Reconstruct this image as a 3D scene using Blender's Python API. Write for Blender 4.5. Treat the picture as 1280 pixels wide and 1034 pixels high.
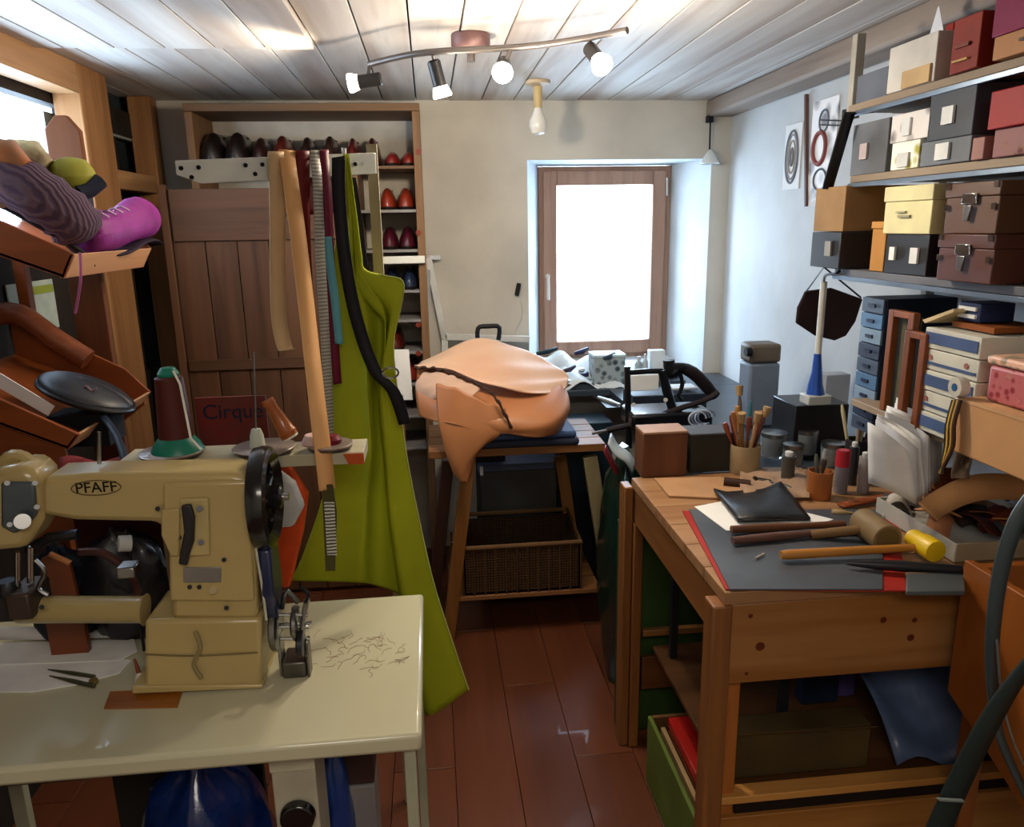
import bpy, math, random
import numpy as np
from mathutils import Vector, Matrix
random.seed(7)
for o in list(bpy.data.objects): bpy.data.objects.remove(o)
SC = bpy.context.scene; COL = SC.collection
# ---------------------------------------------------------------- camera
F_PX, YAW, PITCH, ROLL, EYE = 950.0, 5.9, 13.9, -1.0, 1.6
y_, p_, r_ = map(math.radians, (YAW, PITCH, ROLL))
FW = Vector((math.sin(y_)*math.cos(p_), math.cos(y_)*math.cos(p_), -math.sin(p_)))
R0 = Vector((math.cos(y_), -math.sin(y_), 0)); U0 = R0.cross(FW)
RR = R0*math.cos(r_)+U0*math.sin(r_); UU = -R0*math.sin(r_)+U0*math.cos(r_)
CAM = Vector((0, 0, EYE))
cd = bpy.data.cameras.new('camera'); cam = bpy.data.objects.new('camera', cd); COL.objects.link(cam)
cd.sensor_fit = 'HORIZONTAL'; cd.sensor_width = 36; cd.lens = F_PX/1280*36; cd.clip_start = .02
m = Matrix((RR, UU, -FW)).transposed().to_4x4(); m.translation = CAM; cam.matrix_world = m
SC.camera = cam
# ---------------------------------------------------------------- world, light, exposure
w = bpy.data.worlds.new('world'); SC.world = w; w.use_nodes = True
bg = w.node_tree.nodes['Background']; bg.inputs[0].default_value = (.62, .80, 1, 1); bg.inputs[1].default_value = 15.0
SC.view_settings.view_transform = 'Standard'; SC.view_settings.look = 'None'
SC.view_settings.exposure = 0.2; SC.view_settings.gamma = 1; SC.view_settings.use_curve_mapping = False
def area(name, loc, rot, sx, sy, power=0, col=(1, 1, 1), portal=False):
    l = bpy.data.lights.new(name, 'AREA'); l.shape = 'RECTANGLE'; l.size = sx; l.size_y = sy; l.energy = power; l.color = col
    if portal: l.cycles.is_portal = True
    o = bpy.data.objects.new(name, l); COL.objects.link(o); o.location = loc; o.rotation_euler = rot; return o
area('back_window_portal', (.80, 4.0, 1.42), (math.radians(-90), 0, 0), .75, 1.0, portal=True)
area('side_window_portal', (-1.33, 2.35, 1.83), (0, math.radians(-90), 0), .46, 1.2, portal=True)
area('added_fill', (.1, -.35, 2.08), (0, 0, 0), .9, .5, 17, (1, .90, .78))  # added soft fill behind the viewer, brightens the foreground
def spot(name, loc, to, power, ang, col=(1, .84, .62), r=.03):
    l = bpy.data.lights.new(name, 'SPOT'); l.energy = power; l.color = col; l.spot_size = math.radians(ang); l.spot_blend = .5; l.shadow_soft_size = r
    o = bpy.data.objects.new(name, l); COL.objects.link(o); o.location = loc
    o.rotation_euler = (Vector(to)-Vector(loc)).to_track_quat('-Z', 'Y').to_euler(); return o

# ---------------------------------------------------------------- helpers
def P(px, py, X=None, Y=None, Z=None):
    d = FW+(px-640)/F_PX*RR-(py-517)/F_PX*UU
    t = (X-CAM.x)/d.x if X is not None else (Y-CAM.y)/d.y if Y is not None else (Z-CAM.z)/d.z
    return CAM+t*d
def lin(h):
    if isinstance(h, str):
        h = tuple(int(h[i:i+2], 16)/255 for i in (0, 2, 4))
    return tuple(c/12.92 if c <= .04045 else ((c+.055)/1.055)**2.4 for c in h)
MATS = {}
def mat(h, rough=.5, metal=0., var=.12, scale=14., bump=0., bscale=None, kind='plain', h2=None, axis=1, coat=0., emit=0., trans=0., sheen=0.):
    key = (h, rough, metal, var, scale, bump, bscale, kind, h2, axis, coat, emit, trans, sheen)
    if key in MATS: return MATS[key]
    m = bpy.data.materials.new(kind+'_'+str(h)); m.use_nodes = True; MATS[key] = m
    nt = m.node_tree; N = nt.nodes; L = nt.links; b = N['Principled BSDF']
    c = lin(h)
    b.inputs['Roughness'].default_value = rough; b.inputs['Metallic'].default_value = metal
    b.inputs['Coat Weight'].default_value = coat; b.inputs['Transmission Weight'].default_value = trans
    if rough >= .5 and not metal: b.inputs['Specular IOR Level'].default_value = .22
    b.inputs['Sheen Weight'].default_value = sheen
    tc = N.new('ShaderNodeTexCoord'); mp = N.new('ShaderNodeMapping'); L.new(tc.outputs['Object'], mp.inputs[0])
    oi = N.new('ShaderNodeObjectInfo'); va = N.new('ShaderNodeVectorMath'); va.operation = 'SCALE'
    cb = N.new('ShaderNodeCombineXYZ')
    for i in range(3): L.new(oi.outputs['Random'], cb.inputs[i])
    L.new(cb.outputs[0], va.inputs[0]); va.inputs['Scale'].default_value = 37
    L.new(va.outputs[0], mp.inputs['Location'])
    def noise(s, det=4, dist=0.):
        n = N.new('ShaderNodeTexNoise'); n.inputs['Scale'].default_value = s; n.inputs['Detail'].default_value = det
        n.inputs['Distortion'].default_value = dist; L.new(mp.outputs[0], n.inputs['Vector']); return n
    def mix(fac, a, bb, mode='MIX'):
        x = N.new('ShaderNodeMix'); x.data_type = 'RGBA'; x.blend_type = mode
        for s, v in ((x.inputs[0], fac), (x.inputs[6], a), (x.inputs[7], bb)):
            if hasattr(v, 'is_linked'): L.new(v, s)
            else: s.default_value = v if isinstance(v, float) else (*v, 1)
        return x.outputs[2]
    def ramp(src, p0, p1):
        r = N.new('ShaderNodeMapRange'); r.inputs[1].default_value = p0; r.inputs[2].default_value = p1; L.new(src, r.inputs[0]); return r.outputs[0]
    dark = tuple(x*(1-var*2.2) for x in c); hgt = None
    if kind == 'wood':
        c2 = lin(h2) if h2 else tuple(x*.5 for x in c)
        s = [scale]*3; s[axis] = scale*.07; mp.inputs['Scale'].default_value = s
        n1 = noise(1.0, 5, .6); n2 = noise(4.5, 3)
        f = ramp(n1.outputs[0], .35, .68)
        col = mix(f, c, c2)
        g = ramp(n2.outputs[0], .55, .75)
        gm = N.new('ShaderNodeMath'); gm.operation = 'MULTIPLY'; L.new(g, gm.inputs[0]); gm.inputs[1].default_value = .35
        col = mix(gm.outputs[0], col, tuple(x*.6 for x in c2))
        rv = N.new('ShaderNodeMapRange'); L.new(oi.outputs['Random'], rv.inputs[0]); rv.inputs[3].default_value = 1-var; rv.inputs[4].default_value = 1+var
        hs = N.new('ShaderNodeHueSaturation'); L.new(rv.outputs[0], hs.inputs['Value']); L.new(col, hs.inputs['Color']); col = hs.outputs[0]
        hgt = n2.outputs[0]
    elif kind == 'weave':
        wv = N.new('ShaderNodeTexWave'); wv.bands_direction = 'X'; wv.inputs['Scale'].default_value = scale; L.new(mp.outputs[0], wv.inputs[0])
        w2 = N.new('ShaderNodeTexWave'); w2.bands_direction = 'Z'; w2.inputs['Scale'].default_value = scale; L.new(mp.outputs[0], w2.inputs[0])
        mm = N.new('ShaderNodeMath'); mm.operation = 'MULTIPLY'; L.new(wv.outputs['Fac'], mm.inputs[0]); L.new(w2.outputs['Fac'], mm.inputs[1])
        col = mix(mm.outputs[0], lin(h2) if h2 else dark, c); hgt = mm.outputs[0]
    elif kind == 'stripe':
        wv = N.new('ShaderNodeTexWave'); wv.bands_direction = 'XYZ'[axis]; wv.inputs['Scale'].default_value = scale; wv.inputs['Distortion'].default_value = 2.
        L.new(mp.outputs[0], wv.inputs[0]); n1 = noise(9)
        f = mix(.5, wv.outputs['Color'], n1.outputs['Color']); f2 = ramp(f, .4, .6)
        col = mix(f2, c, lin(h2)); hgt = wv.outputs['Fac']
    elif kind == 'patch':
        v = N.new('ShaderNodeTexVoronoi'); v.inputs['Scale'].default_value = scale; L.new(mp.outputs[0], v.inputs['Vector'])
        f = ramp(v.outputs['Distance'], .25, .5); n1 = noise(scale*.6, 2); f2 = ramp(n1.outputs[0], .45, .55)
        col = mix(f2, c, lin(h2)); col = mix(f, col, tuple(min(1, x*1.5+.1) for x in c))
    else:
        n1 = noise(scale*.5, 5); f = ramp(n1.outputs[0], .38, .7)
        col = mix(f, c, lin(h2) if h2 else dark); hgt = n1.outputs[0]
    L.new(col, b.inputs['Base Color'])
    if bump:
        nb = noise(bscale, 4).outputs[0] if bscale else hgt
        bp = N.new('ShaderNodeBump'); bp.inputs['Strength'].default_value = bump; bp.inputs['Distance'].default_value = .004
        L.new(nb, bp.inputs['Height']); L.new(bp.outputs[0], b.inputs['Normal'])
    if emit:
        b.inputs['Emission Color'].default_value = (*c, 1); b.inputs['Emission Strength'].default_value = emit
    return m
def glassy(name, tint=(1, 1, 1), alpha=.12):
    m = bpy.data.materials.new(name); m.use_nodes = True; nt = m.node_tree; nt.nodes.clear()
    o = nt.nodes.new('ShaderNodeOutputMaterial'); t = nt.nodes.new('ShaderNodeBsdfTransparent'); g = nt.nodes.new('ShaderNodeBsdfGlossy')
    g.inputs['Roughness'].default_value = .05; t.inputs[0].default_value = (*tint, 1); x = nt.nodes.new('ShaderNodeMixShader'); x.inputs[0].default_value = alpha
    nt.links.new(t.outputs[0], x.inputs[1]); nt.links.new(g.outputs[0], x.inputs[2]); nt.links.new(x.outputs[0], o.inputs[0]); return m
GLASS = glassy('window_glass', (.97, .99, 1), .05)

ORG = {}      # world origin of each object
class G:
    def __init__(s): s.v = []; s.f = []
    def add(s, vs, fs):
        n = len(s.v); s.v += [Vector(v) for v in vs]; s.f += [tuple(i+n for i in f) for f in fs]; return s
    def box(s, x0, y0, z0, x1, y1, z1):
        x0, x1 = sorted((x0, x1)); y0, y1 = sorted((y0, y1)); z0, z1 = sorted((z0, z1))
        return s.add([(x, y, z) for z in (z0, z1) for y in (y0, y1) for x in (x0, x1)],
                     [(0, 2, 3, 1), (4, 5, 7, 6), (0, 1, 5, 4), (2, 6, 7, 3), (0, 4, 6, 2), (1, 3, 7, 5)])
    def bar(s, a, b, w, h, up=(0, 0, 1)):
        a, b = Vector(a), Vector(b); d = (b-a).normalized(); up = Vector(up)
        sd = d.cross(up); sd = sd.normalized() if sd.length > 1e-4 else Vector((1, 0, 0)); u = sd.cross(d).normalized()
        vs = [p+sd*i*w/2+u*j*h/2 for p in (a, b) for j in (-1, 1) for i in (-1, 1)]
        return s.add(vs, [(0, 2, 3, 1), (4, 5, 7, 6), (0, 1, 5, 4), (2, 6, 7, 3), (0, 4, 6, 2), (1, 3, 7, 5)])
    def tube(s, pts, r, n=8, cap=True):
        pts = [Vector(p) for p in pts]; rs = r if isinstance(r, (list, tuple)) else [r]*len(pts)
        k = len(pts); ref = None; base = len(s.v)
        for i, p in enumerate(pts):
            d = (pts[min(i+1, k-1)]-pts[max(i-1, 0)]).normalized()
            if ref is None: ref = Vector((0, 0, 1)) if abs(d.z) < .9 else Vector((1, 0, 0))
            a = d.cross(ref).normalized(); b = a.cross(d).normalized(); ref = b
            for j in range(n):
                t = 2*math.pi*j/n; s.v.append(p+(a*math.cos(t)+b*math.sin(t))*rs[i])
        for i in range(k-1):
            for j in range(n):
                s.f.append((base+i*n+j, base+(i+1)*n+j, base+(i+1)*n+(j+1) % n, base+i*n+(j+1) % n))
        if cap: s.f.append(tuple(base+j for j in range(n))); s.f.append(tuple(base+(k-1)*n+j for j in reversed(range(n))))
        return s
    def cyl(s, a, b, r0, r1=None, n=20): return s.tube([a, b], [r0, r0 if r1 is None else r1], n)
    def lathe(s, prof, c, n=24, ax='z'):   # prof (r,h)
        c = Vector(c); base = len(s.v)
        for r, h in prof:
            for j in range(n):
                t = 2*math.pi*j/n; x, y = r*math.cos(t), r*math.sin(t)
                s.v.append(c+(Vector((x, y, h)) if ax == 'z' else Vector((h, x, y)) if ax == 'x' else Vector((x, h, y))))
        for i in range(len(prof)-1):
            for j in range(n): s.f.append((base+i*n+j, base+i*n+(j+1) % n, base+(i+1)*n+(j+1) % n, base+(i+1)*n+j))
        s.f.append(tuple(base+j for j in reversed(range(n)))); s.f.append(tuple(base+(len(prof)-1)*n+j for j in range(n)))
        return s
    def prism(s, poly, off):               # poly: 3D points, off: vector
        n = len(poly); off = Vector(off); poly = [Vector(p) for p in poly]
        return s.add(poly+[p+off for p in poly], [tuple(range(n)), tuple(reversed(range(n, 2*n)))]+[(i, n+i, n+(i+1) % n, (i+1) % n) for i in range(n)])
    def sheet(s, rows):                    # grid of points
        nu = len(rows[0]); base = len(s.v)
        for r in rows: s.v += [Vector(p) for p in r]
        for i in range(len(rows)-1):
            for j in range(nu-1):
                a = base+i*nu+j; s.f.append((a, a+1, a+nu+1, a+nu))
        return s
    def rot(s, c, ang, ax='Z'):
        c = Vector(c); M_ = Matrix.Rotation(math.radians(ang), 3, ax); s.v = [c+M_@(v-c) for v in s.v]; return s
    def build(s, name, m, parent=None, label=None, bevel=0., smooth=None, solid=0., sub=0, kind=None, wire=0.):
        me = bpy.data.meshes.new(name)
        if parent is not None: o0 = ORG[parent.name]
        else:
            xs = [v.x for v in s.v]; ys = [v.y for v in s.v]; zs = [v.z for v in s.v]
            o0 = Vector(((min(xs)+max(xs))/2, (min(ys)+max(ys))/2, min(zs)))
        me.from_pydata([tuple(v-o0) for v in s.v], [], s.f); me.validate(); me.update()
        import bmesh
        bm = bmesh.new(); bm.from_mesh(me); bmesh.ops.recalc_face_normals(bm, faces=bm.faces)
        if wire: pass
        bm.to_mesh(me); bm.free()
        o = bpy.data.objects.new(name, me); COL.objects.link(o)
        if parent is not None: o.parent = parent
        else: o.location = o0
        ORG[o.name] = o0
        me.materials.append(m)
        for p in me.polygons: p.use_smooth = True
        me.set_sharp_from_angle(angle=math.radians(smooth if smooth is not None else 40))
        if solid:
            md = o.modifiers.new('solid', 'SOLIDIFY'); md.thickness = solid; md.offset = 0
        if sub:
            md = o.modifiers.new('sub', 'SUBSURF'); md.levels = sub; md.render_levels = sub
        if bevel:
            md = o.modifiers.new('bevel', 'BEVEL'); md.width = bevel; md.segments = 2; md.limit_method = 'ANGLE'; md.angle_limit = math.radians(40)
        if label: o['label'] = label
        if kind: o['kind'] = kind
        return o
def tag(o, label, cat, group=None):
    o['label'] = label; o['category'] = cat
    if group: o['group'] = group
    return o
def root(name, label, cat, loc, group=None):
    o = bpy.data.objects.new(name, None); COL.objects.link(o); o.location = loc; o.empty_display_size = .05; ORG[o.name] = Vector(loc)
    return tag(o, label, cat, group)
def struct(name, g=None, m=None, loc=(0, 0, 0), **k):
    if g is None:
        o = bpy.data.objects.new(name, None); COL.objects.link(o); o.location = loc; ORG[o.name] = Vector(loc); o['kind'] = 'structure'; return o
    return g.build(name, m, kind='structure', **k)
def text(s, name, size, loc, rot, m, parent, ext=.0006):
    c = bpy.data.curves.new(name, 'FONT'); c.body = s; c.size = size; c.extrude = ext; c.align_x = 'CENTER'; c.align_y = 'CENTER'
    o = bpy.data.objects.new(name, c); COL.objects.link(o); c.materials.append(m); o.parent = parent
    bpy.context.view_layer.update(); me = bpy.data.meshes.new_from_object(o); bpy.data.objects.remove(o)
    o = bpy.data.objects.new(name, me); COL.objects.link(o); o.parent = parent
    o.location = Vector(loc)-ORG[parent.name]; o.rotation_euler = [math.radians(a) for a in rot]; ORG[o.name] = Vector(loc); return o
def solo(g, name, m, label, cat, group=None, **k): return tag(g.build(name, m, **k), label, cat, group)
def lerp(a, b, t): return a+(b-a)*t
def curve(pts, n):                          # resample polyline smoothly (Catmull-Rom)
    pts = [Vector(p) for p in pts]; out = []; k = len(pts)-1
    for i in range(n):
        t = i/(n-1)*k; j = min(int(t), k-1); u = t-j
        a, b, c, d = pts[max(j-1, 0)], pts[j], pts[j+1], pts[min(j+2, k)]
        out.append(.5*((2*b)+(c-a)*u+(2*a-5*b+4*c-d)*u*u+(3*b-a-3*c+d)*u**3))
    return out
def band(pts, wid, n=24):                   # ribbon through points with width vector(s)
    c = curve(pts, n); ws = wid if isinstance(wid, list) else [wid]*2; ws = curve(ws, n)
    return G().sheet([[p-w_/2, p, p+w_/2] for p, w_ in zip(c, ws)])

def sack(cx, cy, z0, w, d, h, m_, lab, name='plastic_bag', seed=1, cat='bag'):
    rnd = random.Random(seed); rows = []
    for i in range(17):
        v = i/16; row = []; r = math.sin(math.pi*(.12+.82*v))**.45*(1 if i < 15 else .5)
        for j in range(29):
            a = 2*math.pi*(j % 28)/28; k = 1+.07*math.sin(a*5+v*9+seed)+.05*math.sin(a*11-v*17)
            row.append((cx+w/2*r*k*math.cos(a), cy+d/2*r*k*math.sin(a), z0+v*h+.012*math.sin(a*4+seed)*(v > .1)))
        rows.append(row)
    g = G().sheet(rows); g.f.append(tuple(range(28))); g.f.append(tuple(16*29+i for i in reversed(range(28))))
    return solo(g, name, m_, lab, cat, smooth=70, solid=.0)
# materials
PINE = mat('a98058', .55, kind='wood', h2='8f6844', axis=1, scale=16, bump=.15)
PINEZ = mat('9c7048', .5, kind='wood', h2='7f5632', axis=2, scale=16, bump=.15)
BENCHX = mat('96683a', .42, kind='wood', h2='80501f', axis=0, scale=12, bump=.15)
BENCHY = mat('8c5a2e', .42, kind='wood', h2='6b3f1b', axis=1, scale=12, bump=.15)
BENCHZ = mat('935e2e', .42, kind='wood', h2='673b18', axis=2, scale=12, bump=.15)
ORANGEW = mat('95551f', .4, kind='wood', h2='8f4512', axis=0, scale=10, bump=.1)
OLDX = mat('8a684a', .6, kind='wood', h2='6b4c34', axis=0, scale=12, bump=.2)
DOORW = mat('674630', .6, kind='wood', h2='493022', axis=2, scale=10, bump=.2)
PLASTER = mat('d2cdc2', .9, var=.10, scale=5, bump=.5, bscale=22)
PLASTERB = mat('d0d3d4', .85, var=.10, scale=4, bump=.5, bscale=16)
CEILW = mat('d6d4d0', .55, kind='wood', h2='aa9a90', axis=1, scale=7, bump=.2, var=.05)
WHITEP = mat('e4e2d6', .35, var=.04); WHITEG = mat('dcdccf', .22, var=.03, coat=.4)
BLACK = mat('141416', .35, var=.1); BLACKM = mat('1c1c20', .6, var=.15); METAL = mat('9a9a98', .28, 1., var=.15); DMETAL = mat('3c3d42', .35, .9)
CHROME = mat('d0d0d0', .12, 1.); CREAM = mat('b29c66', .3, var=.06, scale=6, coat=.3); TAN = mat('d7a06c', .6, var=.08, bump=.1, bscale=60)
KRAFT = mat('b08a5c', .8, var=.08); PAPER = mat('e6e6e4', .8, var=.03); RED = mat('a82418', .5)
NAVY = mat('1d2c50', .5)

# ---------------------------------------------------------------- the room
XL, XR, YB, YF, ZC = -1.18, 1.44, 3.66, -1.3, 2.15
fl = struct('floor')
FLM = mat('663822', .33, kind='wood', h2='532a18', axis=1, scale=7, bump=.05, var=.08, coat=.12)
k = 0; x = XL-.1
while x < XR+.1:
    yy = YF-.3-(k % 3)*.4
    while yy < YB+.1:
        G().box(x, yy, -.02, x+.1835, yy+1.1975, 0).build('plank', FLM, fl, bevel=.0012)
        yy += 1.2
    x += .185; k += 1
struct('trim_1', G().box(XL-.2, YF-.4, -.05, XR+.2, YB+.4, -.022), mat('201612', .9))
# ceiling planks run away from the viewer
ce = struct('ceiling', loc=(0, 0, ZC))
x = P(434, 0, Z=ZC).x-.146*8
pw = .146; i = 0
ysl = P(270, 55, Z=ZC).y
while x < XR+.08:
    if x < -.45:    # boards butt at a cross joint, the near ones sag a little
        G().box(x+.0025, YF-.1, ZC-.016, x+pw-.0025, ysl-.010, ZC+.018).build('plank', CEILW, ce, bevel=.002)
        G().box(x+.0025, ysl+.006, ZC, x+pw-.0025, YB+.05, ZC+.018).build('plank', CEILW, ce, bevel=.002)
    else:
        G().box(x+.0025, YF-.1, ZC+random.uniform(-.001, .001), x+pw-.0025, YB+.05, ZC+.018).build('plank', CEILW, ce, bevel=.002)
    x += pw
struct('trim_2', G().box(XL-.3, YF-.3, ZC+.02, XR+.3, YB+.5, ZC+.06), mat('1a1512', .9))
# back wall with splayed recess
wl, wr = P(660, 300, Y=YB).x, P(885, 300, Y=YB).x; wt = P(700, 200, Y=YB).z; wb = .86
YW = YB+.30
fl_, fr_ = P(673, 300, Y=YW).x, P(836, 300, Y=YW).x; ft_ = P(750, 208, Y=YW).z; fb_ = P(750, 446, Y=YW).z
g = G()
g.box(XL-.2, YB, -.05, wl, YB+.4, ZC+.03); g.box(wr, YB, -.05, XR+.2, YB+.4, ZC+.03)
g.box(wl, YB, wt, wr, YB+.4, ZC+.03); g.box(wl, YB, -.05, wr, YB+.4, wb)
struct('wall_back', g, PLASTER)
g = G()
g.prism([(wl, YB-.001, wb), (fl_, YW, wb), (fl_, YB+.4, wb), (wl-.02, YB+.4, wb)], (0, 0, wt-wb+.001))
g.prism([(wr, YB-.001, wb), (fr_, YW, wb), (fr_, YB+.4, wb), (wr+.02, YB+.4, wb)], (0, 0, wt-wb+.001))
g.prism([(wl, YB-.001, wt), (wl, YW, ft_+.005), (wl, YB+.4, ft_+.005), (wl, YB+.4, wt+.02)], (wr-wl, 0, 0))
g.prism([(wl, YB-.001, wb), (wl, YB-.001, wb-.02), (wl, YB+.4, wb-.02), (wl, YB+.4, fb_), (wl, YW, fb_)], (wr-wl, 0, 0))
struct('trim_3', g, mat('cfd6da', .85, var=.05, bump=.4, bscale=18))
WF = mat('a98672', .5, kind='wood', h2='8f6e5e', axis=2, scale=14, bump=.1)
wn = struct('window_1', loc=(fl_, YW, fb_))
def ring(x0, z0, x1, z1, t, ya, yb):
    return G().box(x0, ya, z0, x0+t, yb, z1).box(x1-t, ya, z0, x1, yb, z1).box(x0+t, ya, z0, x1-t, yb, z0+t).box(x0+t, ya, z1-t, x1-t, yb, z1)
ring(fl_, fb_, fr_, ft_, .035, YW-.01, YW+.05).build('window_frame', WF, wn, bevel=.003)
sh_ = ring(fl_+.022, fb_+.02, fr_-.03, ft_-.022, .07, YW-.03, YW+.02).build('sash', WF, wn, bevel=.006)
G().box(fl_+.08, YW+.004, fb_+.08, fr_-.09, YW+.01, ft_-.08).build('pane', GLASS, sh_)
hd = P(684, 345, Y=YW-.04)
G().cyl(hd, hd+Vector((0, -.03, 0)), .012).tube([hd+Vector((0, -.03, 0)), hd+Vector((0, -.035, -.05)), hd+Vector((0, -.035, -.12))], .008).build('handle', mat('d8d0c8', .3), sh_, label='pale window handle')
G().cyl(P(834, 245, Y=YW-.03), P(834, 222, Y=YW-.03), .008).build('hinge', METAL, wn)
# right wall, rear wall
struct('wall_right', G().box(XR, YF-.1, -.05, XR+.15, YB+.1, ZC+.03), PLASTERB)
struct('wall_front', G().box(XL-.3, YF-.12, -.05, XR+.2, YF, ZC+.03), PLASTER)
g = G(); n = 24
bm_ = G().box(XR-.13, YF, ZC-.075, XR, YB, ZC-.001)
struct('beam', bm_, mat('a09286', .7, kind='wood', h2='82736a', axis=1, scale=10, bump=.3), bevel=.012)
# left timber and glass partition
wlf = struct('wall_left', loc=(XL, 0, 0))
PX = XL
y1a, y1b = P(112, 200, X=PX+.05).y, P(146, 200, X=PX+.05).y
y2a, y2b = YB-.14, YB-.05
dkw = mat('2a2420', .7, kind='wood', h2='1c1816', axis=2, scale=10)
G().box(PX-.12, YF, -.05, PX-.04, .75, ZC+.03).build('wall_panel', PLASTER, wlf)
SZ = 1.60
G().box(PX-.12, .75, -.05, PX-.04, P(84, 150, X=PX-.06).y+.09, SZ).build('wall_panel', dkw, wlf, label='dark boarding below the glass')
G().box(PX-.12, .75, SZ+.001, PX-.04, 1.8, ZC+.03).build('wall_panel', PLASTER, wlf)
G().box(PX-.12, P(84, 150, X=PX-.06).y+.091, -.05, PX-.04, y1b, .95).build('wall_panel', dkw, wlf, label='dark boarding below the glass')
G().box(PX-.12, y1b, -.05, PX-.04, YB+.1, 1.02).build('wall_panel', dkw, wlf, label='dark boarding below the glass')
G().box(PX-.04, y1a, 0, PX+.05, y1b, ZC-.002).build('post', PINEZ, wlf, bevel=.004)
G().box(PX-.04, y2a, 0, PX+.05, y2b, ZC-.002).build('post', PINEZ, wlf, bevel=.004)
G().box(PX-.04, .75, .9, PX+.05, .85, ZC-.1).build('post', PINEZ, wlf, bevel=.004)
G().box(PX-.04, .5, ZC-.10, PX+.05, y1a-.001, ZC-.002).build('top_beam', PINE, wlf, bevel=.004)
z1 = P(165, 226, X=PX+.05).z
G().box(PX-.04, y1b+.001, z1-.035, PX+.04, y2a-.001, z1+.035).build('cross_rail', PINE, wlf, bevel=.004)
w2 = struct('window_2', loc=(PX-.08, 2, 1))
yb_ = P(84, 150, X=PX-.06).y
G().box(PX-.09, 1.8, SZ, PX-.085, yb_-.02, ZC-.12).build('pane', GLASS, w2)
G().box(PX-.10, yb_-.02, .95, PX-.045, yb_+.09, ZC-.1).build('mullion', dkw, w2, bevel=.003)
G().box(PX-.115, 1.8, SZ+.001, PX-.035, yb_-.021, SZ+.02).build('sill', dkw, w2)
G().box(PX-.10, .75, ZC-.13, PX-.05, y1b, ZC+.02).build('head', dkw, w2)
w3 = struct('window_3', loc=(PX-.08, 3.2, 1))
ym = YB+.1
PANEREFL = mat('3a4346', .15, var=.3, scale=3, h2='15191b')  # opaque dark glass, sky reflections painted in as mottling
G().box(PX-.09, yb_+.09, 1.0, PX-.083, y1a+.02, ZC-.15).build('pane', mat('8b979b', .2, var=.2, scale=3), w3, label='pale grey pane with the sky beyond put into its colour')  # opaque, its pale grey stands for sky light behind the gap
G().box(PX-.09, y1b-.02, 1.02, PX-.083, ym, ZC+.02).build('pane', PANEREFL, w3, label='dark pane with faint reflections mottled into its colour')
G().bar((PX-.05, yb_+.05, ZC-.17), (PX-.05, ym-.1, ZC-.17), .02, .02).build('frame_bar', mat('8f9a98', .4), w3, bevel=.002)
G().bar((PX-.05, y1b, ZC-.12), (PX-.05, ym-.1, ZC-.12), .03, .1).build('head', dkw, w3, bevel=.002)
G().bar((PX-.06, (y1b+y2a)/2+.05, 1.0), (PX-.06, (y1b+y2a)/2+.05, ZC-.1), .03, .03).build('mullion', dkw, w3)

# ---------------------------------------------------------------- track light
t = root('track_light', 'grey ceiling track light with four small spotlights on one long bar', 'lamp', P(588, 45, Z=ZC)-Vector((0, 0, .1)))
TL = mat('6c6562', .4, .6)
pc = P(588, 43, Z=ZC)
G().lathe([(.058, 0), (.058, -.03), (.05, -.042)], (pc.x, pc.y, ZC-.001), 28).build('ceiling_rose', mat('7a5a58', .45, .3), t, bevel=.002)
G().cyl((pc.x, pc.y, ZC-.04), (pc.x, pc.y, ZC-.075), .012).build('stem', TL, t)
zb = ZC-.075
rp = curve([P(462, 80, Z=zb), P(530, 66, Z=zb), P(650, 59, Z=zb), P(720, 50, Z=zb), P(784, 38, Z=zb)], 24)
G().tube(rp, .009, 10).build('bar', TL, t)
def spothead(top, c, d, glow):
    d = Vector(d).normalized(); c = Vector(c)
    a = G().tube([top, lerp(Vector(top), c, .6)+Vector((0, 0, -.005)), c-d*.03], .006, 8).build('arm', TL, t)
    G().tube([c-d*.045, c-d*.04, c+d*.02, c+d*.03], [.014, .019, .019, .022], 20).build('lamp_head', mat('39383a', .35, .7), t)
    G().tube([c+d*.026, c+d*.05, c+d*.056], [.021, .028, .026], 20).build('bulb', mat('fff3dc', .3, emit=glow), t, label='lit halogen bulb')
    return c+d*.075
q = P(459, 101, Z=zb-.05); q1 = spothead(rp[0], q, (-1, .1, -.12), 9)
spot('spot_halogen', q1, q1+Vector((-1, .1, .03)), 11, 120)
q = P(547, 96, Z=zb-.06); q2 = spothead(P(541, 66, Z=zb), q, (.25, .15, -1), 10)
spot('spot_halogen', q2, q2+Vector((.1, .9, -.5)), 16, 120)
q = P(629, 84, Z=zb-.055); q3 = spothead(P(639, 60, Z=zb), q, (-.15, -1, -.5), 60)
spot('spot_halogen', q3, (-.3, 1.1, .8), 18, 110)
q = P(744, 70, Z=zb-.05); q4 = spothead(P(736, 48, Z=zb), q, (.25, -1, -.75), 60)
spot('spot_halogen', q4, (.8, 1.3, .8), 14, 110)
for q_ in (q2, q3, q4):      # the bare capsules also spill light sideways and up
    l_ = bpy.data.lights.new('halogen_spill', 'POINT'); l_.energy = 5.5; l_.color = (1, .86, .68); l_.shadow_soft_size = .03
    o_ = bpy.data.objects.new('halogen_spill', l_); COL.objects.link(o_); o_.location = q_+Vector((0, 0, -.03))
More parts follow.
